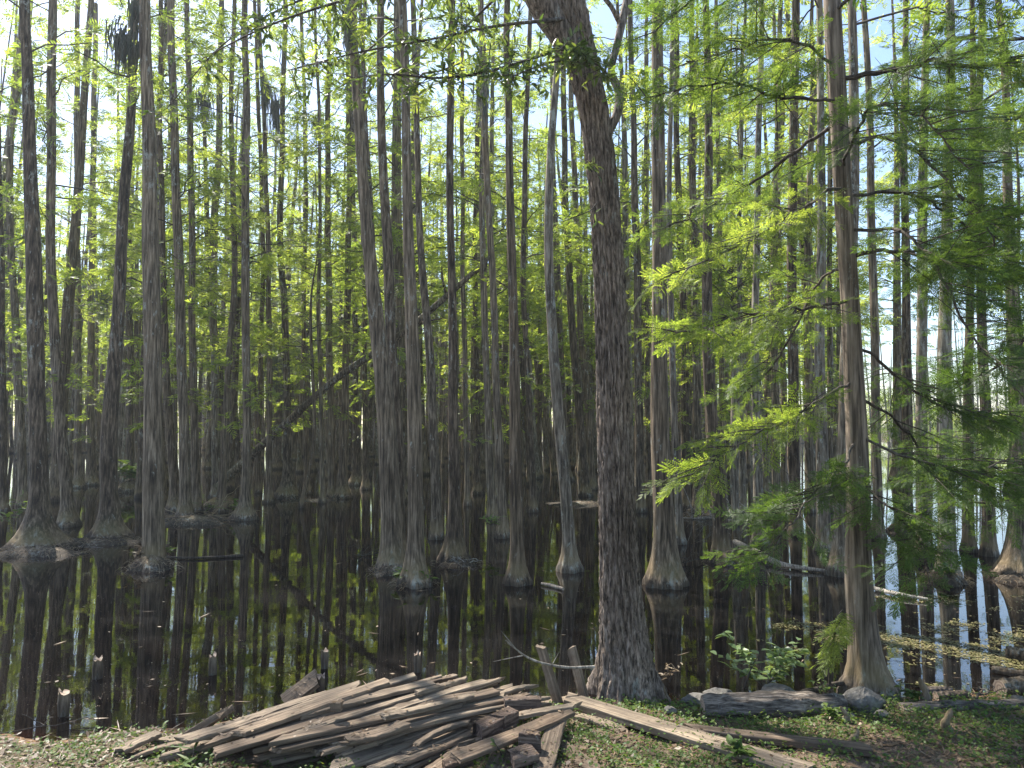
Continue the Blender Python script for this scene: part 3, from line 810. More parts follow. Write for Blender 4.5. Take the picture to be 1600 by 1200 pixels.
limb(oroot, [(905, 100, OY - .15, 40), (880, 55, OY - .2, 46), (848, 8, OY - .25, 44), (822, -40, OY - .3, 38), (780, -180, OY - .5, 28), (700, -420, OY - .8, 14)], seg=40)
limb(oroot, [(948, 215, OY - .1, 12), (966, 172, OY - .05, 15), (966, 140, OY, 13), (955, 112, OY + .05, 12), (964, 70, OY + .1, 12), (977, 12, OY + .15, 13), (992, -50, OY + .2, 11), (1040, -240, OY + .3, 6)])
limb(oroot, [(968, 35, OY + .12, 9), (956, 12, OY + .05, 8), (938, -20, OY, 7), (920, -120, OY - .1, 4)], seg=8)
ro = np.random.default_rng(11)
for pts, ntw, twl, lv in [
    ([(885, 70, OY - .3, 12), (830, 92, OY - .5, 9), (760, 112, OY - .7, 7), (690, 122, OY - .9, 6), (610, 116, OY - 1.0, 4), (545, 122, OY - 1.1, 2)], 46, .26, 9),
    ([(880, 30, OY - .3, 12), (780, 40, OY - .5, 8), (680, 60, OY - .4, 6), (560, 82, OY - .3, 5), (450, 110, OY - .2, 3)], 52, .28, 9),
    ([(850, -20, OY - .3, 14), (720, -30, OY - .4, 10), (560, -5, OY - .5, 8), (420, 40, OY - .4, 5), (300, 100, OY - .2, 3)], 60, .30, 10),
    ([(845, -40, OY - .2, 12), (700, -60, OY + .4, 9), (520, -20, OY + 1.0, 7), (360, 60, OY + 1.5, 4), (260, 170, OY + 1.7, 2)], 60, .36, 10),
    ([(905, 60, OY - .4, 9), (900, 88, OY - .65, 7), (850, 100, OY - .8, 5), (800, 120, OY - .9, 3)], 26, .2, 9),
    ([(925, 120, OY - .35, 7), (945, 110, OY - .5, 5), (900, 85, OY - .6, 4), (870, 75, OY - .7, 2)], 24, .2, 9),
    ([(890, -60, OY, 12), (820, -40, OY + .8, 9), (740, 30, OY + 1.4, 6), (690, 80, OY + 1.7, 3)], 34, .32, 9),
    ([(925, 268, OY - .25, 4), (915, 255, OY - .35, 3), (925, 250, OY - .42, 2)], 4, .12, 5),
    ([(932, 318, OY - .25, 4), (920, 330, OY - .33, 3), (880, 346, OY - .4, 2)], 3, .10, 3),
    ([(870, -120, OY, 16), (900, -260, OY - .9, 10), (940, -330, OY - 1.9, 5)], 34, .4, 11)]:  # last limb is out of view above, added for the shade it casts
    b, c = limb(oroot, [(x, y, d, w * .6) for x, y, d, w in pts], 24, 'twig', 7)
    broad_foliage(b, oroot, c, ro, ntw, twl, int(lv * 1.3))

# ------------------------------------------------------------------ smooth orange brown cypress with boughs partly coloured dark as shade
ORT, ocurve, _ = make_tree("smooth orange brown trunk curving up from a swollen butt beside the grey boulder",
    [(1357, 1086, 54), (1354, 1040, 53), (1348, 980, 50), (1341, 900, 46), (1340, 800, 40), (1339, 700, 36), (1333, 560, 33), (1328, 450, 31), (1318, 320, 30), (1306, 120, 31), (1300, 0, 29)],
    wb=104, Y=on(1357, 1082, .02)[1], bark='orange', flare_h=.20, seg=44, cb=5.2, cn=12, crown_kw=dict(l0=2.4, l1=1.2, per=12), H=13, leaf='needles_shade')

def bough(root, pts, r, nsub, sub_len, per, mname, tmpl=SPRAY_F, size=(.12, .24), start=.2, wood='twig', hang=0.0):
    c, rd = px_curve(pts, 26)
    kk = np.cumsum(r.normal(0, .011, (26, 3)), 0); c = c + kk - kk[0]; rd = rd * .68
    g = Geo(); tube(g, c, rd, 7, lump=.10)
    for k in range(4):
        i0 = r.integers(6, 24); d = r.normal(0, 1, 3); d /= np.linalg.norm(d)
        tube(g, c[i0] + d * np.linspace(0, .5, 4)[:, None] + r.normal(0, .03, (4, 3)) * np.linspace(0, 1, 4)[:, None], [.004, .003, .002, .001], 4)
    b = g.build("branch", M[wood], root)
    t = np.linspace(0, 1, 26)
    g = Geo(); P, Yw, Pi, Ro, Sz = [], [], [], [], []
    nsub = int(nsub * (1.75 if mname == 'needles_shade' else 1.2))
    for k in range(nsub):
        u = start + (1 - start) * (k + r.random()) / nsub
        p = np.array([np.interp(u, t, c[:, d]) for d in range(3)])
        j = min(24, int(u * 25)); hd = c[j + 1] - c[j]
        yaw = math.atan2(hd[1], hd[0]) + r.choice([-1, 1]) * r.uniform(.35, 1.15)
        L = sub_len * r.uniform(.5, 1.2) * (1.15 - .6 * u)
        pitch = r.normal(-.12 - hang, .22)
        dr = np.array([math.cos(yaw) * math.cos(pitch), math.sin(yaw) * math.cos(pitch), math.sin(pitch)])
        tt = np.linspace(0, 1, 5)[:, None]
        pl = p + dr * L * tt + np.array([0, 0, -.12 * L]) * tt * tt
        tube(g, pl, np.linspace(.005, .0015, 5), 4, m=1)
        n = max(3, int(1.2 * per * L / sub_len))
        for q in range(n):
            uu = (q + .6) / n; s = 1 if q % 2 else -1
            P.append(np.array([np.interp(uu, tt[:, 0], pl[:, d]) for d in range(3)]))
            Yw.append(yaw + (s * r.uniform(.5, 1.0) if q < n - 1 else r.normal(0, .2)))
            Pi.append(pitch - .3 * uu + r.normal(0, .28)); Ro.append(r.normal(0, .6)); Sz.append(r.uniform(*size) * (1.1 - .35 * uu))
    for q in range(4):
        place_sprays(g, SPRAYS_F[q], np.array(P)[q::4], np.array(Yw)[q::4], np.array(Pi)[q::4], np.array(Ro)[q::4], np.array(Sz)[q::4])
    f = g.build("foliage", [M[mname], M['twig']], None, origin=np.array(root.location))
    f.parent = b; f.location = (0, 0, 0)

ro = np.random.default_rng(17)
TY = ORT.location.y
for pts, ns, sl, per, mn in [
    ([(1312, 125, TY, 12), (1390, 118, TY - .1, 12), (1450, 98, TY - .2, 11), (1530, 97, TY - .2, 9), (1640, 70, TY - .3, 6)], 16, .7, 8, 'needles_shade'),
    ([(1322, 225, TY, 9), (1390, 225, TY - .2, 9), (1440, 270, TY - .3, 8), (1490, 330, TY - .4, 6), (1560, 420, TY - .5, 4)], 18, .7, 8, 'needles_shade'),
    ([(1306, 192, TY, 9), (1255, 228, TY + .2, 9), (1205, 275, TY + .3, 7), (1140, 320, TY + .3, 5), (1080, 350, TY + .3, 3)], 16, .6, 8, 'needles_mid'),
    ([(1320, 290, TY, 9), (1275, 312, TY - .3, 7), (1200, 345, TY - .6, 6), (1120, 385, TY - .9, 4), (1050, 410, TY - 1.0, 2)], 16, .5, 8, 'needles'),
    ([(1322, 310, TY, 8), (1390, 312, TY + .2, 8), (1460, 345, TY + .3, 6), (1540, 400, TY + .4, 4), (1620, 450, TY + .4, 3)], 18, .7, 8, 'needles_shade'),
    ([(1328, 400, TY, 10), (1390, 400, TY - .2, 9), (1470, 435, TY - .3, 7), (1530, 460, TY - .3, 5), (1620, 480, TY - .4, 3)], 18, .7, 8, 'needles_shade'),
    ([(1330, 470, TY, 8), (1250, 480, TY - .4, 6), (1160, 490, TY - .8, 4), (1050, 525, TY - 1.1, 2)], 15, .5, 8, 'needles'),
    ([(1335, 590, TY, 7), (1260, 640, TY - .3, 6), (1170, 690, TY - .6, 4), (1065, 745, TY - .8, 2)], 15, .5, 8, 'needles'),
    ([(1334, 540, TY, 8), (1410, 590, TY + .2, 7), (1500, 640, TY + .2, 5), (1610, 650, TY + .2, 3)], 18, .65, 8, 'needles_shade'),
    ([(1338, 690, TY, 7), (1280, 740, TY - .3, 6), (1230, 800, TY - .5, 4), (1180, 870, TY - .6, 2)], 14, .5, 8, 'needles_shade'),
    ([(1338, 680, TY, 7), (1420, 715, TY - .2, 6), (1500, 730, TY - .3, 5), (1610, 690, TY - .4, 3)], 18, .65, 8, 'needles_shade'),
    ([(1340, 740, TY, 6), (1385, 790, TY - .3, 5), (1420, 830, TY - .4, 4), (1440, 890, TY - .45, 2)], 12, .45, 8, 'needles_shade'),
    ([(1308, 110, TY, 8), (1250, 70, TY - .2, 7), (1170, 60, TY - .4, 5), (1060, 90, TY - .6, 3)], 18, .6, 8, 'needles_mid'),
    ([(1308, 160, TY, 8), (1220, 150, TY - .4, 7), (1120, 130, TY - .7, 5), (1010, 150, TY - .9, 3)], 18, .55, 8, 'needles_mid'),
    ([(1302, 20, TY, 9), (1380, -20, TY - .3, 8), (1480, -30, TY - .5, 6), (1600, 10, TY - .6, 4)], 20, .75, 9, 'needles_shade'),
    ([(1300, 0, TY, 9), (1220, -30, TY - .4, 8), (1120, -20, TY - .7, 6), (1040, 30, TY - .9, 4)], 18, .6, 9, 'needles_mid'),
    ([(1325, 360, TY, 8), (1420, 380, TY - .5, 7), (1500, 520, TY - .7, 5), (1560, 600, TY - .8, 3)], 16, .7, 8, 'needles_shade'),
    ([(1330, 620, TY, 8), (1400, 660, TY + .5, 6), (1480, 760, TY + .8, 5), (1580, 790, TY + 1.0, 3)], 15, .7, 8, 'needles_shade'),
    ([(1315, 260, TY, 8), (1360, 180, TY - .6, 7), (1440, 180, TY - 1.0, 5), (1540, 250, TY - 1.2, 3)], 18, .7, 8, 'needles_shade'),
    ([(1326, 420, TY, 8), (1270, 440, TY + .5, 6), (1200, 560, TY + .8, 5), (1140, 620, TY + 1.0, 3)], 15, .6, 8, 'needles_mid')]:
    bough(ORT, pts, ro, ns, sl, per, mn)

# a second cypress beyond the picture edge whose boughs reach in
EDG, _, _ = make_tree("bushy dark cypress at the picture edge with only its boughs reaching in", [(1665, 1000, 40), (1668, 700, 36), (1672, 300, 30), (1676, 0, 26)], wb=80, Y=6.6, bark='dark', cb=5.2, cn=20,
                      crown_kw=dict(l0=2.6, l1=1.2, per=14), H=13, leaf='needles_shade')
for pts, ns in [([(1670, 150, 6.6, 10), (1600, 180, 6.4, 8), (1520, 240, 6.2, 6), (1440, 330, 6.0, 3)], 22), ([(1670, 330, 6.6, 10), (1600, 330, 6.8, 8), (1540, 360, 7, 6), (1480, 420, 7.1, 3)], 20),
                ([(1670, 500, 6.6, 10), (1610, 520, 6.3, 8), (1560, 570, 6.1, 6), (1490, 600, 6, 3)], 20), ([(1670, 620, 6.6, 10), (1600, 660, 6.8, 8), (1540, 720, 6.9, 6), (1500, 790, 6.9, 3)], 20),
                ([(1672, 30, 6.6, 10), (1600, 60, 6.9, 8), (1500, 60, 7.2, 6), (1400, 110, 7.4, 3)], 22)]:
    bough(EDG, pts, ro, ns, .85, 9, 'needles_shade')

# a short bright sprig low against the orange trunk
LS = empty("cypress_seedling", on(1296, 1078, .05), "bright green cypress seedling drooping over the water left of the smooth orange brown trunk", "seedling")
c, rd = px_curve([(1296, 1078, LS.location.y, 5), (1300, 1020, LS.location.y, 4), (1310, 965, LS.location.y - .05, 3), (1318, 952, LS.location.y - .08, 2)], 14)
g = Geo(); tube(g, c, rd, 5); g.build("stem", M['twig'], LS)
g = Geo(); n = 26
k = ro.uniform(4, 13, n); pp = np.stack([np.interp(k, np.arange(14), c[:, d]) for d in range(3)], -1)
place_sprays(g, SPRAY_F, pp, ro.uniform(2.2, 5.2, n), ro.normal(-.7, .3, n), ro.normal(0, .4, n), ro.uniform(.10, .2, n))
g.build("foliage", [M['needles']], LS)

# ------------------------------------------------------------------ leaning dead trunk across the stand
c, rd = px_curve([(340, 762, 19.6, 13), (372, 730, 19.4, 13), (440, 668, 19.0, 12), (520, 596, 18.6, 11), (590, 548, 18.3, 11), (640, 512, 18.1, 10.5), (690, 470, 17.9, 10), (735, 430, 17.7, 8), (765, 402, 17.5, 4)], 60)
lr = empty("fallen_tree", tuple(c[0]), "long dead trunk leaning diagonally up to the right through the stand", "dead tree")
g = Geo(); tube(g, c, rd, 14, lump=.03, caps=True); g.build("trunk", M['dark'], lr)
for i0, d in ((30, (.4, .1, .5)), (42, (.6, 0, .35)), (50, (-.2, .1, .7)), (56, (.5, 0, -.2))):
    g = Geo(); p = c[i0]; t = np.linspace(0, 1, 5)[:, None]
    tube(g, p + np.array(d) * 1.4 * t + np.array([.15, 0, -.2]) * t * t, np.linspace(.05, .012, 5), 6); g.build("branch", M['dark'], lr)

# ------------------------------------------------------------------ lumber
TOPS = []
def board(label, a, b, w=.14, t=.038, group=None, name="plank", roll=0.0, bow=.0, ends=.02, material='plank', cat="plank", seed=None):
    a, b = np.asarray(a, float), np.asarray(b, float)
    r = np.random.default_rng(abs(hash_(label)) if seed is None else seed)
    L = np.linalg.norm(b - a); x = (b - a) / L
    y = np.cross([0, 0, 1.], x)
    if np.linalg.norm(y) < .05: y = np.array([0, 1., 0])
    y /= np.linalg.norm(y); z = np.cross(x, y)
    y, z = y * math.cos(roll) + z * math.sin(roll), z * math.cos(roll) - y * math.sin(roll)
    n = 18; u = np.linspace(0, 1, n); bv = .004
    prof = [(-w / 2, -t / 2 + bv), (-w / 2 + bv, -t / 2), (w / 2 - bv, -t / 2), (w / 2, -t / 2 + bv), (w / 2, t / 2 - bv), (w / 2 - bv, t / 2), (0, t / 2), (-w / 2 + bv, t / 2), (-w / 2, t / 2 - bv)]
    m = len(prof)
    V = np.zeros((n, m, 3))
    e0, e1 = r.normal(0, ends, 2); ph = r.uniform(0, 6.28, 4)
    for k in range(n):
        for j, (py, pz) in enumerate(prof):
            xx = u[k] * L
            if k == 0: xx += e0 * py / w * 2 + r.normal(0, ends * .2)
            if k == n - 1: xx += e1 * py / w * 2 + r.normal(0, ends * .2)
            edge = 1 + .02 * math.sin(u[k] * 9 + ph[0]) + .012 * math.sin(u[k] * 31 + ph[1] + j) + r.normal(0, .006)
            V[k, j] = (xx, py * edge, pz + bow * 4 * u[k] * (1 - u[k]) + r.normal(0, .0012) + .12 * py * math.sin(u[k] * 2 + ph[2]) * .5)
    g = Geo()
    g.add(V.reshape(-1, 3), grid_quads(n, m))
    for row, flip in ((0, 0), (n - 1, 1)):
        ring = V[row]; i = np.arange(m)
        tr = np.stack([np.full(m, m), i, (i + 1) % m], -1)
        g.add(np.vstack([ring, ring.mean(0)]), t=tr if flip else tr[:, ::-1])
    me = g.mesh(name, M[material], smooth=False)
    o = bpy.data.objects.new(name, me); COL.objects.link(o)
    mtx = Matrix(((x[0], y[0], z[0], a[0]), (x[1], y[1], z[1], a[1]), (x[2], y[2], z[2], a[2]), (0, 0, 0, 1)))
    o.matrix_world = mtx
    TOPS.append((a, b, y, z, w, t))
    return tag(o, label, cat, group)

PG = "old boards in the collapsed plank pile"
PL = [  # label, left end px, z, right end px, z, width, extra
 ("long grey board along the top back edge of the plank pile, farthest left end", (286,1157,.20),(560,1072,.30),.13),
 ("board under the top back edge whose square left end pokes out low", (246,1160,.12),(540,1085,.22),.12),
 ("broad mossy board rising to the highest point of the plank pile back", (374,1146,.27),(606,1065,.33),.14),
 ("pale mossy board ending at the topmost tip of the plank pile", (420,1128,.26),(648,1056,.30),.12),
 ("pale sunlit board with a small block sitting on it", (337,1176,.24),(650,1080,.27),.14),
 ("dark board in shadow under the pale sunlit board at the pile's near left", (270,1176,.16),(500,1118,.24),.12),
 ("yellowish mossy board behind the small block on the pile", (470,1118,.29),(676,1068,.31),.12),
 ("slim board with its lit tip reaching farthest toward the water, middle of pile", (480,1130,.28),(752,1070,.27),.10),
 ("narrow splintered board whose tip crosses the mossy tips at the pile's back", (650,1083,.30),(728,1061,.28),.06),
 ("thin strip of board lying among the splintered tips at the pile's back", (600,1085,.29),(705,1060,.28),.05),
 ("long board under the slim lit tip, with a torn right end", (430,1158,.27),(775,1080,.25),.11),
 ("long shaded board in the middle of the fan, left end in deep shadow", (400,1170,.23),(730,1096,.26),.11),
 ("longest board of the fan running right toward the pair of blocks", (430,1172,.24),(826,1086,.21),.10),
 ("short pale sawn offcut lying across the middle of the fan", (450,1151,.27),(504,1130,.29),.10),
 ("frayed pale offcut in the centre of the pile, its end split to fibres", (541,1156,.25),(630,1131,.27),.12),
 ("cracked board with a jagged pointed piece broken from its left end", (524,1181,.19),(590,1156,.22),.11),
 ("dark board just above the widest sunlit board near the camera", (520,1172,.19),(800,1100,.18),.13),
 ("widest sunlit board lying low across the front of the pile", (515,1202,.19),(768,1117,.16),.17),
 ("grey board tight against the near edge of the widest sunlit board", (568,1208,.15),(754,1143,.13),.10),
 ("sunken grey board nearest the grass in front of the widest sunlit board", (612,1212,.13),(742,1150,.12),.08),
 ("board stub slanting down into the grass beside the broad lichened board", (672,1206,.13),(722,1166,.14),.12),
 ("broad lichened board lying crosswise on top near the great ridged trunk", (712,1184,.25),(888,1112,.21),.15),
 ("narrow board with pale edge lying just beyond the broad lichened board", (790,1122,.19),(897,1104,.19),.09),
 ("board pointing at the camera from under the broad lichened board", (768,1212,.14),(790,1160,.15),.14),
 ("wide plank pointing at the camera beside the grass, edge of pile", (845,1212,.15),(873,1118,.17),.15),
 ("plank lying half in the grass right of the camera facing wide plank", (868,1158,.13),(936,1206,.14),.13),
 ("dark low board at the pile's far left corner, lying on bare soil", (186,1174,.10),(248,1146,.14),.14),
 ("shadowed board sticking out lowest at the pile's near left", (236,1194,.10),(420,1150,.14),.12),
 ("dark buried board seen through the gap beneath the pale sunlit board", (420,1188,.13),(640,1140,.17),.14),
 ("dark buried board under the cracked jagged board", (440,1196,.11),(640,1160,.14),.14),
 ("shadowed board wedged below the frayed pale offcut", (470,1170,.18),(680,1118,.19),.12),
 ("board end jutting from the shade left of the cracked jagged board", (365,1192,.12),(560,1146,.19),.11),
 ("grey board peeping out behind the longest board of the fan", (640,1120,.22),(800,1076,.20),.12),
 ("flat board on the soil behind the narrow pale edged board", (770,1110,.10),(905,1090,.06),.12),
 ("dry split board mostly hidden at the centre of the fan", (560,1120,.24),(720,1085,.24),.14),
]
for k, (lab, (ax, ay, az), (bx, by, bz), w) in enumerate(PL):
    jz = .016 * (-1) ** k + rng.normal(0, .006)
    board(lab, on(ax, ay, az + jz), on(bx, by, bz + jz * .6), w * .70, .024, PG, roll=rng.normal(0, .05), bow=rng.normal(0, .010), ends=.035)
EXTRA = [
 ("thin board edge showing between the two top back boards of the pile", (300,1164,.17),(560,1082,.28),.09),
 ("slim rough board just under the broad mossy board at the back", (392,1150,.25),(640,1074,.28),.08),
 ("split lath resting along the pale mossy board near the pile's tip", (505,1108,.27),(690,1058,.28),.05),
 ("weathered batten in the shadow gap under the yellowish mossy board", (500,1128,.25),(720,1078,.25),.07),
 ("thin board lit along its edge just above the long shaded board", (470,1142,.26),(745,1086,.26),.07),
 ("slender board running right beneath the longest board of the fan", (575,1150,.24),(845,1090,.19),.08),
 ("narrow grey strip beyond the splintered tips at the pile's back edge", (640,1072,.25),(712,1056,.25),.05),
 ("half rotten board in the gap above the widest sunlit board", (610,1166,.17),(800,1108,.16),.08),
 ("thin shaded slat low under the cracked jagged board's left", (400,1186,.14),(585,1150,.2),.08),
 ("brown slat poking out left just above the shadowed lowest board", (255,1184,.14),(460,1132,.2),.07),
 ("pale narrow slat in front, between grey board and sunken grey board", (590,1206,.14),(750,1147,.14),.05),
 ("dark lath crossing under the dark brown chunks", (700,1130,.18),(850,1100,.16),.06),
 ("crooked slat lying loose over the middle boards", (600,1120,.31),(735,1088,.28),.05),
 ("broken lath angled across the left boards of the pile", (330,1160,.25),(452,1118,.30),.05),
 ("short batten lying on the grass side boards below the chunks", (735,1160,.18),(800,1132,.18),.06),
 ("thin plank tip projecting over the water right of the slim lit tip", (660,1092,.26),(780,1064,.25),.06),
 ("worn slat lying flat on soil before the pile's dark left corner", (205,1186,.08),(300,1160,.12),.08),
 ("splintered stick of board leaning on the pile's right tips", (770,1092,.2),(832,1072,.24),.04),
]
for k, (lab, (ax, ay, az), (bx, by, bz), w) in enumerate(EXTRA):
    board(lab, on(ax, ay, az), on(bx, by, bz), w, .022, PG, roll=rng.normal(0, .12), bow=rng.normal(0, .012), ends=.04)
LC = np.array([(280,1160,.19), (380,1162,.23), (460,1164,.24), (530,1182,.19), (610,1206,.13)], float)
RC = np.array([(585,1068,.30), (690,1064,.28), (775,1073,.25), (825,1088,.19), (765,1140,.13)], float)
rq = np.random.default_rng(66)
for k in range(34):
    sx = (k + .5) / 34 * 4
    l = np.array([np.interp(sx, range(5), LC[:, c]) for c in range(3)]) + rq.normal(0, (9, 2, .006))
    q = np.array([np.interp(sx, range(5), RC[:, c]) for c in range(3)]) + rq.normal(0, (14, 3, .006))
    t0, t1 = rq.uniform(-.02, .4), rq.uniform(.62, 1.04)
    A, B = l + (q - l) * t0, l + (q - l) * t1
    dz = rq.uniform(-.02, .028)
    board("thin weathered slat among the many lying parallel in the plank pile's fan", on(A[0], A[1], A[2] + dz), on(B[0], B[1], B[2] + dz), rq.uniform(.045, .09), rq.uniform(.016, .024),
          "thin slats in the plank pile", roll=rq.normal(0, .07), bow=rq.normal(0, .012), ends=.04, seed=900 + k)
board("short thick slab tilted up at the left end of the pile, broad face lit", on(300,1146,.12), on(352,1112,.24), .17, .04, PG, roll=-.25)
board("square block offcut resting on the pale sunlit board", on(518,1103,.36), on(534,1103,.36), .05, .05, PG, name="wood_block", cat="wood block")
board("rough dark brown chunk lying on the front boards, nearer of two", on(748,1143,.21), on(782,1126,.21), .11, .07, PG, material="brownblock", name="wood_block", cat="wood block")
board("rough dark brown chunk lying on the front boards, farther of two", on(777,1128,.22), on(802,1116,.22), .10, .07, PG, material="brownblock", name="wood_block", cat="wood block")
board("reddish brown beam offcut lying level at the right tip of the fan", on(788,1099,.23), on(845,1097,.22), .07, .06, PG, material="brownblock", name="wood_block", cat="wood block")
board("grooved dark block standing on the wide camera facing plank", on(815,1157,.22), on(843,1160,.22), .06, .10, PG, material="brownblock", name="wood_block", cat="wood block")
board("square ended stub lying before the grooved dark block", on(800,1186,.20), on(834,1176,.20), .13, .045, PG, material="brownblock", name="wood_block", cat="wood block")
board("small pale stub between the broad lichened board and the grass", on(695,1198,.16), on(728,1188,.16), .08, .04, PG, material="brownblock", name="wood_block", cat="wood block")
# slab leaning on a post behind the pile
sY = on(446, 1100, .02)[1]
board("grey slab propped against a short post at the water's edge behind the pile", at(446, 1098, sY), at(494, 1060, sY + .12), .12, .045, roll=.5)
board("long grey plank running from the great ridged trunk out across the grass", on(885,1092,.13), on(1262,1208,.16), .15, .045)
board("curved rotten board half buried in herbs below the long grey plank", on(893,1117,.08), on(974,1146,.10), .10, .03, bow=.02)
board("narrow weathered plank ending square in the grass before the big log", on(1078,1140,.13), on(1362,1172,.16), .08, .04)
board("flat brown strip of board on the soil between the leaning stakes", on(845,1098,.04), on(905,1094,.05), .08, .03)
for lab, p0, p1, w in (("weathered stake leaning left out of the plank pile, the left of two", (872,1098), (845,1010), .062), ("weathered stake leaning left beside the great ridged trunk, the right of two", (912,1088), (893,1012), .062)):
    yy = on(p0[0], p0[1], .05)[1]
    board(lab, at(p0[0], p0[1], yy), at(p1[0], p1[1], yy + .05), w, .035, name="stake", cat="stake", roll=1.5)

# old pilings in the water
def post(label, x, ytop, ybase, w, r, lean=0.0, square=False):
    p = on(x, ybase, 0.0); top = at(x, ytop, p[1])[2]
    g = Geo(); rad = w / FPX * p[1] / 2
    zz = np.linspace(-.5, top, 14)
    c = np.column_stack([p[0] + lean * zz, np.full(14, p[1]), zz])
    seg = 12
    tube(g, c, rad * (1 + .06 * np.sin(np.arange(14) * 1.7)), seg, lump=.07)
    ring = g.v[-1][-seg:]
    jag = ring.copy(); jag[:, 2] += r.normal(.012, .014, seg)
    g.add(np.vstack([ring, jag]), np.stack([np.arange(seg), (np.arange(seg) + 1) % seg, (np.arange(seg) + 1) % seg + seg, np.arange(seg) + seg], -1))
    g.add(np.vstack([jag, jag.mean(0) - [0, 0, .012]]), t=np.stack([np.full(seg, seg), np.arange(seg), (np.arange(seg) + 1) % seg], -1), m=1)
    o = g.build("piling", [M['dark'], M['cut']], None, origin=np.array([p[0], p[1], 0]), smooth=True)
    tag(o, label, "post", "rotted pilings standing in the shallows")
rp = np.random.default_rng(4)
post("dark charred piling stub with a yellow leaf at its side", 152, 1032, 1060, 14, rp)
post("low black piling stub near the left shore", 99, 1084, 1118, 16, rp)
post("straight piling with a clean pale sawn top", 332, 1026, 1054, 12, rp)
post("reddish jagged topped piling behind the plank pile", 507, 1018, 1044, 11, rp)
post("thin piling with a ragged pale top right behind the pile's high tip", 652, 1024, 1050, 10, rp)
post("short dark post that props the grey slab behind the pile", 500, 1060, 1092, 14, rp)

# ------------------------------------------------------------------ logs, stones, knees
def log(label, pts, r, material='log', seg=30, n=40, name="log"):
    """pts (px,py,z,width px)"""
    P = []
    for x, y, z, w in pts:
        p = on(x, y, z); P.append(np.append(p, w / FPX * p[1] / 2))
    c = smooth_curve(np.array(P), n)
    g = Geo(); ph = r.uniform(0, 6.28, 4)
    def rf_(rr, th):
        k = np.arange(n)[:, None]
        return rr * (1 + .07 * np.cos(9 * th + .06 * k + ph[0]) + .06 * np.cos(15 * th + 2 * np.sin(k * .2) + ph[1]) + .05 * np.sin(k * .9 + 2 * th + ph[2]))
    tube(g, c[:, :3], c[:, 3], seg, lump=.05, caps=1, radfun=rf_)
    o = g.build(name, [M[material], M['cut']], None, origin=c[0, :3])
    return tag(o, label, "log")
rl = np.random.default_rng(9)
log("thick grey furrowed log lying between the great ridged trunk and the boulder", [(1098,1107,.10,36),(1150,1105,.11,40),(1230,1104,.11,42),(1318,1104,.10,34)], rl)
log("long pale debarked log running right from the boulder to the picture edge", [(1408,1112,.07,24),(1470,1106,.08,20),(1540,1104,.08,18),(1640,1102,.08,17)], rl)
log("short barkless log piece lying in the shallows right of the orange brown trunk", [(1446,1080,.04,13),(1465,1080,.04,14),(1487,1080,.04,12)], rl)
log("sawn round log floating at the right edge, its cut end facing out", [(1572,1020,.03,20),(1620,1028,.03,20)], rl, 'cypress')
log("dark weathered log on the shore at the right edge below the sawn round log", [(1562,1076,.06,26),(1640,1070,.07,32)], rl, 'cypress')
log("mossy half sunk log in the weed at the right edge", [(1550,1046,.02,11),(1640,1062,.02,14)], rl, 'dark')
log("rotten orange stump piece lying in the shallows behind the pale debarked log", [(1462,1090,.04,16),(1512,1088,.04,18)], rl, 'orange')
log("gnarled root running from the thick log to the orange brown trunk's foot", [(1238,1086,.04,10),(1275,1078,.06,10),(1300,1070,.08,8),(1318,1066,.1,8)], rl, 'twig', 10)
log("bleached fallen pole lying in the water behind the white streaked trunk", [(1148,846,.10,8),(1185,864,.08,9),(1222,882,.05,8),(1290,892,.03,5)], rl, 'deadwood', 10)
log("flat pale driftwood branch on the water behind the orange brown trunk", [(1362,918,.03,6),(1400,928,.03,7),(1450,936,.03,4)], rl, 'deadwood', 8)
log("thin submerged pole on the water beside the tan butts", [(846,912,.02,4),(862,915,.02,6),(880,920,.02,5)], rl, 'deadwood', 8)
log("dark limb floating beside the dark straight trunk's mat", [(380,868,.02,5),(300,872,.02,4),(230,868,.02,3)], rl, 'twig', 8)

def stone(label, x, y, z, w, hgt, r):
    p = on(x, y, z)
    rad = w / FPX * p[1] / 2
    nu, nv = 44, 22
    u = np.arange(nu) / nu * 2 * np.pi; v = np.linspace(-.5, .5, nv) * np.pi
    U, Vv = np.meshgrid(u, v)
    d = np.stack([np.cos(Vv) * np.cos(U), np.cos(Vv) * np.sin(U), np.sin(Vv)], -1)
    f = 1.0
    for k in range(15):
        ax = r.normal(0, 1, 3); ax /= np.linalg.norm(ax)
        f = np.minimum(f, r.uniform(.62, .93) / np.maximum(d @ ax, .05))
    f = np.clip(f, .5, 1)[..., None] * (1 + .04 * np.sin(d @ r.normal(0, 4, 3))[..., None] + r.normal(0, .014, f.shape + (1,)))
    q = d * f * rad * np.array([1, .8, hgt]) * 1.2
    g = Geo(); g.add(q.reshape(-1, 3) + np.array([p[0], p[1], z + rad * hgt * .35]), grid_quads(nv, nu))
    tag(g.build("stone", M['stone'], None, origin=p, smooth=False), label, "stone")
rs = np.random.default_rng(12)
stone("angular grey boulder at the foot of the smooth orange brown trunk", 1352, 1108, .06, 56, .75, rs)
stone("low flat grey stone lying between the great trunk and the thick log", 1090, 1098, .05, 46, .35, rs)
stone("pale rounded stone touching the far side of the thick log", 1122, 1090, .05, 40, .5, rs)
stone("long whitish rock behind the middle of the thick log", 1218, 1090, .06, 62, .45, rs)
stone("small stone in the herbs beneath the great trunk's right side", 1046, 1112, .1, 18, .6, rs)
stone("small white chip of stone in front of the angular boulder", 1331, 1119, .09, 11, .6, rs)
stone("broken pale stone right of the angular boulder", 1378, 1117, .09, 20, .5, rs)
stone("flat stone resting on the shore log's near end at the right edge", 1592, 1096, .09, 24, .5, rs)
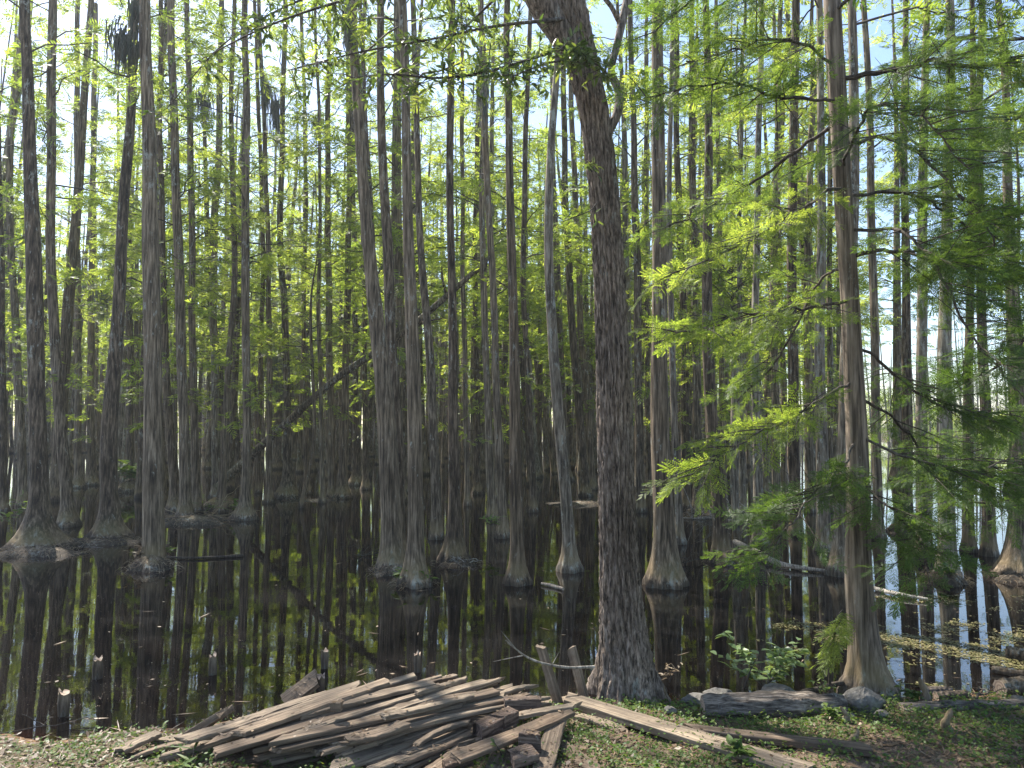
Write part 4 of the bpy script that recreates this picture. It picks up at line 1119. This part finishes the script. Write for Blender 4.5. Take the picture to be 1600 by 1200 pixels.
stone("reddish broken brick lump in the shallows left of the boulder", 1322, 1094, .06, 24, .45, rs)

def knee(label, x, ybase, ytop, w, r):
    p = on(x, ybase, .12); p[2] = float(ground_z(p[0], p[1]))
    top = at(x, ytop, p[1])[2]; hgt = top - p[2]
    rad = w / FPX * p[1] / 2
    zz = np.linspace(-.05, 1, 14)
    c = np.column_stack([p[0] + .02 * np.sin(zz * 4 + r.uniform(0, 6)), p[1] + 0 * zz, p[2] + zz * hgt])
    rr = rad * (.35 + .75 * np.exp(-np.maximum(zz, 0) * 2.2)) * (1 - .9 * np.maximum(zz, 0) ** 8)
    g = Geo(); tube(g, c, rr, 12, lump=.22)
    tag(g.build("cypress_knee", M['orange'], None, origin=p), label, "cypress knee", "cypress knees on the bank")
knee("pale knobbly cypress knee standing in the herbs before the debarked log", 1482, 1138, 1106, 17, rs)
knee("dark stubby cypress knee in the grass nearest the narrow plank's end", 1335, 1160, 1138, 14, rs)
knee("brown cypress knee leaning on the thick log's right end", 1318, 1122, 1103, 13, rs)
knee("tiny reddish knee in the herbs toward the right edge", 1541, 1142, 1132, 7, rs)
knee("tiny dark knee poking from soil close to the great trunk's right foot", 1043, 1086, 1072, 7, rs)
knee("dark wet cypress knee in the shallows right of the orange brown trunk", 1442, 1086, 1058, 18, rs)

# ------------------------------------------------------------------ root mats, tussocks, brush in the water
def mound(label, x, y, wpx, depth, hgt, r, straw=60, name="root_mat", mname='dark', herbs=0, herb_l=(.05, .09)):
    p = on(x, y, 0.0); rx = wpx / FPX * p[1] / 2
    nu, nv = 40, 8
    th = np.arange(nu) / nu * 2 * np.pi
    k = np.linspace(0, 1, nv)
    ph = r.uniform(0, 6.28, 6)
    edge = 1 + .12 * np.sin(3 * th + ph[0]) + .09 * np.sin(5 * th + ph[1]) + .06 * np.sin(11 * th + ph[2])
    V = []
    for kk in k:
        rr = (1 - kk) * edge + 1e-3
        zz = -.06 + (hgt + .06) * (1 - (1 - kk) ** 2.2) + .12 * hgt * np.sin(7 * th + kk * 9 + ph[3])
        V.append(np.stack([p[0] + rx * rr * np.cos(th), p[1] + depth * rr * np.sin(th), zz + 0 * th], -1))
    g = Geo(); g.add(np.concatenate(V), grid_quads(nv, nu))
    for q in range(straw):
        a, u = r.uniform(0, 6.28), math.sqrt(r.random())
        b = np.array([p[0] + rx * u * math.cos(a), p[1] + depth * u * math.sin(a), hgt * (1 - u ** 2.2) * .9])
        d = np.array([math.cos(a) * r.uniform(0, 1.4), math.sin(a) * r.uniform(0, 1.4), r.uniform(.1, 1.2)]); d /= np.linalg.norm(d)
        L = r.uniform(.06, .24)
        t = np.linspace(0, 1, 4)[:, None]
        tube(g, b + d * L * t + np.array([0, 0, -.8 * L]) * t * t, [.003, .0025, .002, .001], 3, m=1)
    o = g.build(name, [M[mname], M['straw']], None, origin=p)
    tag(o, label, "root mat")
    return p, rx
rm = np.random.default_rng(31)
mound("brown straw and root mat at the shore between two flared left butts", 150, 848, 190, .38, .07, rm, 150)
mound("straw skirt round the dark straight trunk's broad pale butt", 55, 866, 160, .35, .11, rm, 150)
mound("leafy tussock under the thick shaggy stringy barked trunk", 236, 889, 74, .26, .16, rm, 120)
mound("long low straw mat carrying the brown trunk pair", 300, 816, 130, .7, .12, rm, 170)
mound("round grassy mound under the slim trunk between two thick trunks", 204, 768, 44, .5, .3, rm, 60)
mound("mound of roots at the foot of the leaning dead trunk", 343, 792, 60, .5, .22, rm, 80)
mound("mossy ring round the smooth even trunk's ribbed butt", 648, 914, 60, .2, .1, rm, 90)
mound("dark rooty shelf under the big leaning twin trunks", 616, 894, 78, .35, .1, rm, 70)
mound("flat root shelf under the lichen speckled trunk by grey twigs", 716, 882, 78, .3, .06, rm, 60)
mound("leafy stump mound under the white streaked trunk", 1128, 878, 58, .3, .12, rm, 60)
mound("mossy mound under the grey trunk before the bright open water", 1446, 878, 40, .3, .16, rm, 60)
mound("root mat with herbs under the pale grey trunk before the open water", 1481, 910, 52, .28, .14, rm, 90)
mound("brushy dark mound under the shaded trunk before the open water", 1416, 832, 60, .5, .2, rm, 70)
mound("orange root mass at the right edge trunk over the bright water", 1590, 905, 84, .35, .08, rm, 80)
mound("debris mat round the tall trunk with the hollow burl", 900, 788, 120, .6, .08, rm, 80)
mound("thin floating straw raft beside the stout brown fluted trunk", 490, 782, 110, .4, .04, rm, 60)
mound("tangle of dead wood and roots behind the stout grey cypress", 1130, 800, 130, .8, .12, rm, 90)

def herb(label, x, y, z, hpx, r, nst=5, nl=7, l=(.05, .09), w=.03, group=None, name="leafy_plant", mname='herb', spread=.5, cat="plant"):
    p = on(x, y, z); H = hpx / FPX * p[1]
    rt = empty(name, p, label, cat, group)
    g1, g2 = Geo(), Geo()
    for k in range(nst):
        d = np.array([r.normal(0, spread), r.normal(0, spread), 1.]); d /= np.linalg.norm(d)
        t = np.linspace(0, 1, 6)[:, None]
        pl = p + d * H * r.uniform(.6, 1.1) * t + np.array([d[0], d[1], -.3]) * H * .35 * t * t
        tube(g1, pl, np.linspace(.004, .0015, 6), 4)
        for q in range(nl):
            u = r.uniform(.25, 1)
            b = np.array([np.interp(u, t[:, 0], pl[:, dd]) for dd in range(3)])
            lv, lq = leaf_shape(r.uniform(*l), w * r.uniform(.8, 1.2), r.uniform(.1, .4), r.uniform(.05, .4))
            e1 = r.normal(0, 1, 3); e1[2] = abs(e1[2]) * .3; e1 /= np.linalg.norm(e1)
            e2 = np.cross([r.normal(0, .3), r.normal(0, .3), 1.], e1); e2 /= np.linalg.norm(e2)
            g2.add(b + lv[:, :1] * e1 + lv[:, 1:2] * e2 + lv[:, 2:] * np.cross(e1, e2), lq)
    g1.build("stem", M['twig'], rt); g2.build("foliage", M[mname], rt)
    return rt
rh = np.random.default_rng(44)
herb("broad leaved shrub with glossy leaves coloured sunlit pale at the water's edge behind the thick log", 1196, 1076, .0, 100, rh, 10, 20, (.05, .10), .038, name="shrub", mname='pale', spread=.42, cat="shrub")
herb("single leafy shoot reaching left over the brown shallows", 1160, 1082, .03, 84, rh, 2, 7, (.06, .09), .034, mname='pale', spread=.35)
herb("dry fern sprig at the right foot of the great ridged trunk", 1046, 1066, .02, 36, rh, 5, 6, (.04, .07), .016, mname='straw')
herb("bright herb on the tussock of the thick shaggy trunk", 256, 868, .12, 22, rh, 7, 5, (.08, .14), .05)
herb("dry pale herb on the left side of the shaggy trunk's tussock", 216, 872, .12, 22, rh, 7, 5, (.07, .12), .04, mname='straw')
herb("green vine leaves left of the dark straight trunk", 22, 820, .15, 60, rh, 8, 8, (.09, .15), .06)
herb("green leaves at the smooth even trunk's left foot", 628, 906, .06, 24, rh, 6, 5, (.08, .14), .045)
herb("green leaves at the smooth even trunk's right foot", 664, 908, .06, 18, rh, 6, 5, (.06, .12), .04)
herb("bright herb between the clean mossy trunk and the leaning dead trunk's foot", 372, 800, .1, 22, rh, 7, 6, (.10, .18), .06)
herb("spiky pale grass by the straw mat's right trunk", 330, 800, .1, 28, rh, 12, 2, (.15, .3), .02)
herb("herb growing low on the mossy grey trunk's mound", 1440, 872, .1, 18, rh, 6, 6, (.06, .10), .04)
herb("pair of herbs on the pale grey trunk's root mat", 1482, 900, .1, 22, rh, 9, 6, (.06, .1), .045)
herb("leafy tuft sprouting on the straight trunk above the water", 769, 822, .3, 26, rh, 6, 5, (.08, .14), .05)
herb("bushy herb under the slim trunk's grassy mound far left", 206, 752, .3, 40, rh, 10, 9, (.2, .35), .12)
herb("broad rosette weed beside the long grey plank's near end", 1150, 1182, .15, 26, rh, 9, 4, (.05, .10), .035)
herb("tall pale seedling in front of the broad lichened board", 788, 1190, .14, 46, rh, 1, 7, (.02, .04), .018)
herb("white flowered weed behind the boulder's left side", 1290, 1092, .05, 36, rh, 6, 5, (.03, .05), .02, mname='broad')
herb("low bright weed right of the wet cypress knee", 1425, 1092, .06, 22, rh, 8, 6, (.03, .06), .03)
herb("weed growing against the thick log's right half", 1298, 1120, .1, 26, rh, 7, 6, (.03, .05), .025)
herb("tiny upright weed on the sunny soil left of the pile", 252, 1142, .08, 28, rh, 1, 8, (.02, .05), .02)
herb("blade leaved weed below the pile's front left boards", 300, 1202, .12, 30, rh, 4, 3, (.12, .2), .018)

def brush(label, x, y, wpx, hpx, n, r, material='deadwood', thick=.008, name="dead_branch", z=0.0, depth=.5):
    p = on(x, y, z); sc = p[1] / FPX
    g = Geo()
    ts = np.linspace(-.5, .5, 9)[:, None]
    stem = p + np.array([wpx * sc * .8, depth * .5, 0]) * ts + np.cumsum(r.normal(0, .012, (9, 3)), 0) + np.array([0, 0, .02])
    stem[:, 2] = np.maximum(stem[:, 2], z + .005)
    tube(g, stem, np.linspace(thick * 1.3, thick * .5, 9), 5)
    for k in range(n):
        b = stem[r.integers(0, 9)]
        d = np.array([r.normal(0, 1), r.normal(0, .4), abs(r.normal(.35, .4))]); d /= np.linalg.norm(d)
        L = hpx * sc * r.uniform(.5, 1.3)
        t = np.linspace(0, 1, 7)[:, None]
        pl = b + d * L * t + np.cumsum(r.normal(0, .045 * L, (7, 3)), 0) * (t > 0) + np.array([0, 0, -.25 * L]) * t * t
        pl[1:, 2] = np.maximum(pl[1:, 2], .005)
        tube(g, pl, np.linspace(thick, thick * .25, 7), 4)
        for q in range(3):
            i0 = r.integers(2, 6); d2 = d + r.normal(0, .8, 3); d2 /= np.linalg.norm(d2)
            pq = pl[i0] + d2 * L * .35 * np.linspace(0, 1, 4)[:, None] + r.normal(0, .02 * L, (4, 3)) * np.linspace(0, 1, 4)[:, None]
            tube(g, pq, [thick * .5, thick * .4, thick * .3, thick * .15], 3)
    tag(g.build(name, M[material], None, origin=p), label, "dead branch")
rb = np.random.default_rng(8)
brush("bleached tangle of dead twigs right of the stout grey cypress", 1125, 810, 110, 70, 16, rb, thick=.012)
brush("grey forked twig on the water right of the lichen speckled trunk", 735, 882, 50, 50, 4, rb)
brush("dry brush standing on the straw mat of the brown trunk pair", 310, 806, 80, 60, 16, rb, 'straw', .007)
brush("fine grey twigs sticking out left of the big leaning twin", 585, 868, 60, 46, 8, rb, 'twig', .006)
brush("dead twigs before the boughs and the white streaked trunk", 1180, 900, 130, 50, 12, rb, 'twig', .006)
brush("broken twigs at the dark shaded trunk before the open water", 1416, 830, 70, 40, 14, rb, 'twig', .012)
brush("dead brush on the bank edge at the far right", 1540, 1092, 90, 26, 9, rb, 'twig', .005, z=.05)
brush("pale twigs scattered on the left shore soil", 60, 1136, 120, 30, 8, rb, 'twig', .004, z=.02)
brush("dead twigs over the water in front of the white streaked trunk's mound", 1090, 880, 80, 40, 8, rb, 'twig', .006)
brush("small dry branch on the water by the pale flared left butt", 120, 856, 80, 30, 8, rb, 'deadwood', .006)
c, rd = px_curve([(790, 1000, 4.9, 2), (822, 1026, 4.95, 3), (855, 1038, 5.0, 4), (890, 1043, 5.05, 4), (928, 1042, 5.12, 5)], 30)
g = Geo(); tube(g, c, rd, 6, lump=.15)
for i0, d in ((4, (-.1, 0, .12)), (9, (-.15, 0, .1)), (16, (.05, 0, .09)), (7, (-.2, 0, -.04))):
    tube(g, c[i0] + np.array(d) * np.linspace(0, 1, 5)[:, None], [.004, .003, .003, .002, .001], 4)
tag(g.build("dead_branch", M['deadwood'], None, origin=c[-1]), "thin lichened dead branch stretching from the great ridged trunk over the stakes", "dead branch")

# hanging moss
def moss(label, x, y, Yd, wpx, hpx, r, n=70, grp="grey moss hanging in the trees"):
    p = at(x, y, Yd); sc = Yd / FPX
    g = Geo()
    for k in range(n):
        b = p + np.array([r.normal(0, wpx * sc * .3), r.normal(0, .15), r.normal(0, .08)])
        L = hpx * sc * r.uniform(.4, 1.1)
        t = np.linspace(0, 1, 6)[:, None]
        pl = b + np.array([r.normal(0, .05), r.normal(0, .05), -1]) * L * t + np.cumsum(r.normal(0, .012, (6, 3)), 0)
        tube(g, pl, np.linspace(.010, .003, 6) * r.uniform(.6, 1.6), 3)
    tag(g.build("hanging_moss", M['moss'], None, origin=p), label, "hanging moss", grp)
rm2 = np.random.default_rng(77)
moss("dark thick beard of moss hung beside the reddish leaning trunk", 194, 58, 10.2, 26, 58, rm2, 140)
moss("thin grey moss strands hanging right of the reddish leaning trunk", 216, 6, 10.3, 16, 60, rm2, 50)
moss("grey moss tuft high left of centre under a limb", 318, 150, 16, 20, 50, rm2)
moss("grey moss beard in the left canopy below the broad leaves", 416, 130, 17, 14, 60, rm2)
moss("grey moss wisp hung left of the skirted dark cypress", 432, 160, 18, 10, 80, rm2)
moss("moss strands hung along the stout fluted trunk's limb", 500, 190, 20, 16, 40, rm2)
moss("moss beard at the big leaning twin's upper stem", 543, 40, 9.7, 10, 40, rm2)
moss("pale moss wisps low between far trunks at left", 160, 455, 22, 30, 50, rm2)
moss("grey moss tuft on the tall trunk in the centre canopy", 755, 130, 12, 22, 60, rm2, 60)
moss("long pale moss wisp hung over the far pool left of centre", 430, 560, 24, 40, 70, rm2)

# ------------------------------------------------------------------ ground cover, litter, floating weed (nobody could count these)
def scatter_leaves(n, fn, lw, r, tilt=.5, zoff=.0, up=0.0):
    """n small leaves placed by fn(n)->x,y,z ; returns verts, quads"""
    p = fn(n)
    n = len(p)
    a = r.uniform(0, 6.28, n)
    l = r.uniform(*lw[0], n); w = l * r.uniform(*lw[1], n)
    e1 = np.stack([np.cos(a), np.sin(a), r.normal(up, tilt, n)], -1); e1 /= np.linalg.norm(e1, axis=1)[:, None]
    nn = np.stack([r.normal(0, tilt, n), r.normal(0, tilt, n), np.ones(n)], -1)
    e2 = np.cross(nn, e1); e2 /= np.linalg.norm(e2, axis=1)[:, None]
    V = np.stack([p, p + e1 * (l * .5)[:, None] + e2 * (w * .5)[:, None], p + e1 * l[:, None], p + e1 * (l * .5)[:, None] - e2 * (w * .5)[:, None]], 1)
    V[:, :, 2] += zoff
    return V.reshape(-1, 3), np.arange(4 * n).reshape(-1, 4)

rg = np.random.default_rng(55)
def patchy(x, y, s=1.0):
    return (np.sin(x * 2.3 * s + 1.7 * np.sin(y * 3.1 * s)) + np.sin(y * 4.3 * s + 1.3 * np.sin(x * 3.7 * s + 2)) + .7 * np.sin(x * 9 * s + y * 7 * s) + .5 * np.sin(x * 17 * s - y * 13 * s)) / 3.2
def bank(n, xr=(-4.2, 4.6), yr=(3.0, 6.3), thr=None, margin=.03, hmax=.0):
    def f(_):
        x = rg.uniform(*xr, n); y = rg.uniform(*yr, n); z = ground_z(x, y)
        k = z > margin
        if thr is not None: k &= (patchy(x, y) + rg.normal(0, .25, n) - .40 * np.clip((-.9 - x) / .6, 0, 1)) > thr
        return np.stack([x, y, z + rg.uniform(0, 1, n) ** 2 * hmax + .003], -1)[k]
    return f
g = Geo()
g.add(*scatter_leaves(0, bank(130000, thr=-.36, hmax=.055), ((.010, .028), (.5, .9)), rg, .45))
g.add(*scatter_leaves(0, bank(14000, thr=.05, hmax=.01), ((.03, .075), (.06, .12)), rg, .3, up=.9))
g.add(*scatter_leaves(0, bank(5000, thr=.25, hmax=.05), ((.03, .05), (.5, .8)), rg, .45))
tag(g.build("ground_herbs", M['herb']), "low green weeds and grass on the bank", "weeds", kind="stuff")
g = Geo()
g.add(*scatter_leaves(0, bank(22000, margin=.008, hmax=.006), ((.02, .055), (.3, .6)), rg, .3))
g.add(*scatter_leaves(0, bank(9000, margin=.008, hmax=.006), ((.04, .13), (.04, .09)), rg, .15))
g.add(*scatter_leaves(0, bank(3500, xr=(-3.4, -1.0), margin=.004, hmax=.01), ((.02, .05), (.3, .6)), rg, .35))
def on_boards(n):
    def f(_):
        P = []
        for k in rg.integers(0, len(TOPS), n):
            a, b, y, z, w, t = TOPS[k]
            if name_skip(a, b): continue
            P.append(a + (b - a) * rg.uniform(.03, .97) + y * rg.uniform(-.45, .45) * w + z * (t / 2 + .003))
        return np.array(P)
    return f
def name_skip(a, b): return abs(b[2] - a[2]) > .2
g.add(*scatter_leaves(0, on_boards(900), ((.012, .035), (.3, .7)), rg, .2))
g.add(*scatter_leaves(0, on_boards(300), ((.03, .09), (.04, .1)), rg, .15))
tag(g.build("leaf_litter", M['litter']), "dead brown leaves and bits of bark strewn over the bank", "leaf litter", kind="stuff")

def weed(n):
    def f(_):
        px = rg.uniform(1180, 1640, n); py = rg.uniform(930, 1080, n)
        p = np.array([on(a, b, .004) for a, b in zip(px, py)])
        dens = .75 * patchy(p[:, 0] * .45 + 1.3, p[:, 1] * .7) + .40 * patchy(p[:, 0] * 2.1, p[:, 1] * 2.9) + .3 * patchy(p[:, 0] * 5.3 + 2, p[:, 1] * 6.1) + .4 * np.clip((p[:, 0] - 2.2) / 1.5, -1.0, .7) + rg.normal(0, .14, n)
        k = (dens > .6) & (ground_z(p[:, 0], p[:, 1]) < 0)
        return p[k]
    return f
g = Geo()
g.add(*scatter_leaves(0, weed(30000), ((.012, .035), (.4, .9)), rg, .08))
g.add(*scatter_leaves(0, weed(3000), ((.05, .16), (.04, .1)), rg, .05))
tag(g.build("floating_weed", M['scum']), "yellow green floating weed and straw patches on the water at right", "floating weed", kind="stuff")

def pollen(n):
    def f(_):
        px = rg.uniform(-20, 1620, n); py = 690 + 440 * rg.random(n) ** .6
        p = np.array([on(a, b, .003) for a, b in zip(px, py)])
        k = (ground_z(p[:, 0], p[:, 1]) < -.01) & (patchy(p[:, 0] * .7, p[:, 1] * 1.1) + rg.normal(0, .4, n) > -.1)
        return p[k]
    return f
g = Geo()
g.add(*scatter_leaves(0, pollen(9000), ((.003, .008), (.5, 1)), rg, .05))
g.add(*scatter_leaves(0, pollen(260), ((.02, .05), (.3, .6)), rg, .05))
g.add(*scatter_leaves(0, pollen(80), ((.06, .2), (.06, .15)), rg, .03))
tag(g.build("floating_debris", M['straw']), "specks of pollen, petals and straw afloat on the dark water", "floating debris", kind="stuff")

# ------------------------------------------------------------------ air between the far trunks
m, nt, out = mat("thin_haze")
vol = N(nt, "ShaderNodeVolumePrincipled", {"Color": (.86, .92, 1.0, 1), "Density": 0.0011, "Anisotropy": .4})
nt.links.new(vol.outputs[0], out.inputs["Volume"])
m.cycles.homogeneous_volume = True
g = Geo()
bx = [(-170, -30, -1.8), (170, -30, -1.8), (170, 160, -1.8), (-170, 160, -1.8)]
g.add([p for p in bx] + [(a, b, 24.0) for a, b, c in bx], [(3, 2, 1, 0), (4, 5, 6, 7), (0, 1, 5, 4), (1, 2, 6, 5), (2, 3, 7, 6), (3, 0, 4, 7)])
tag(g.build("haze", m, smooth=False), "thin pale haze in the air between the trunks", "haze", kind="stuff")
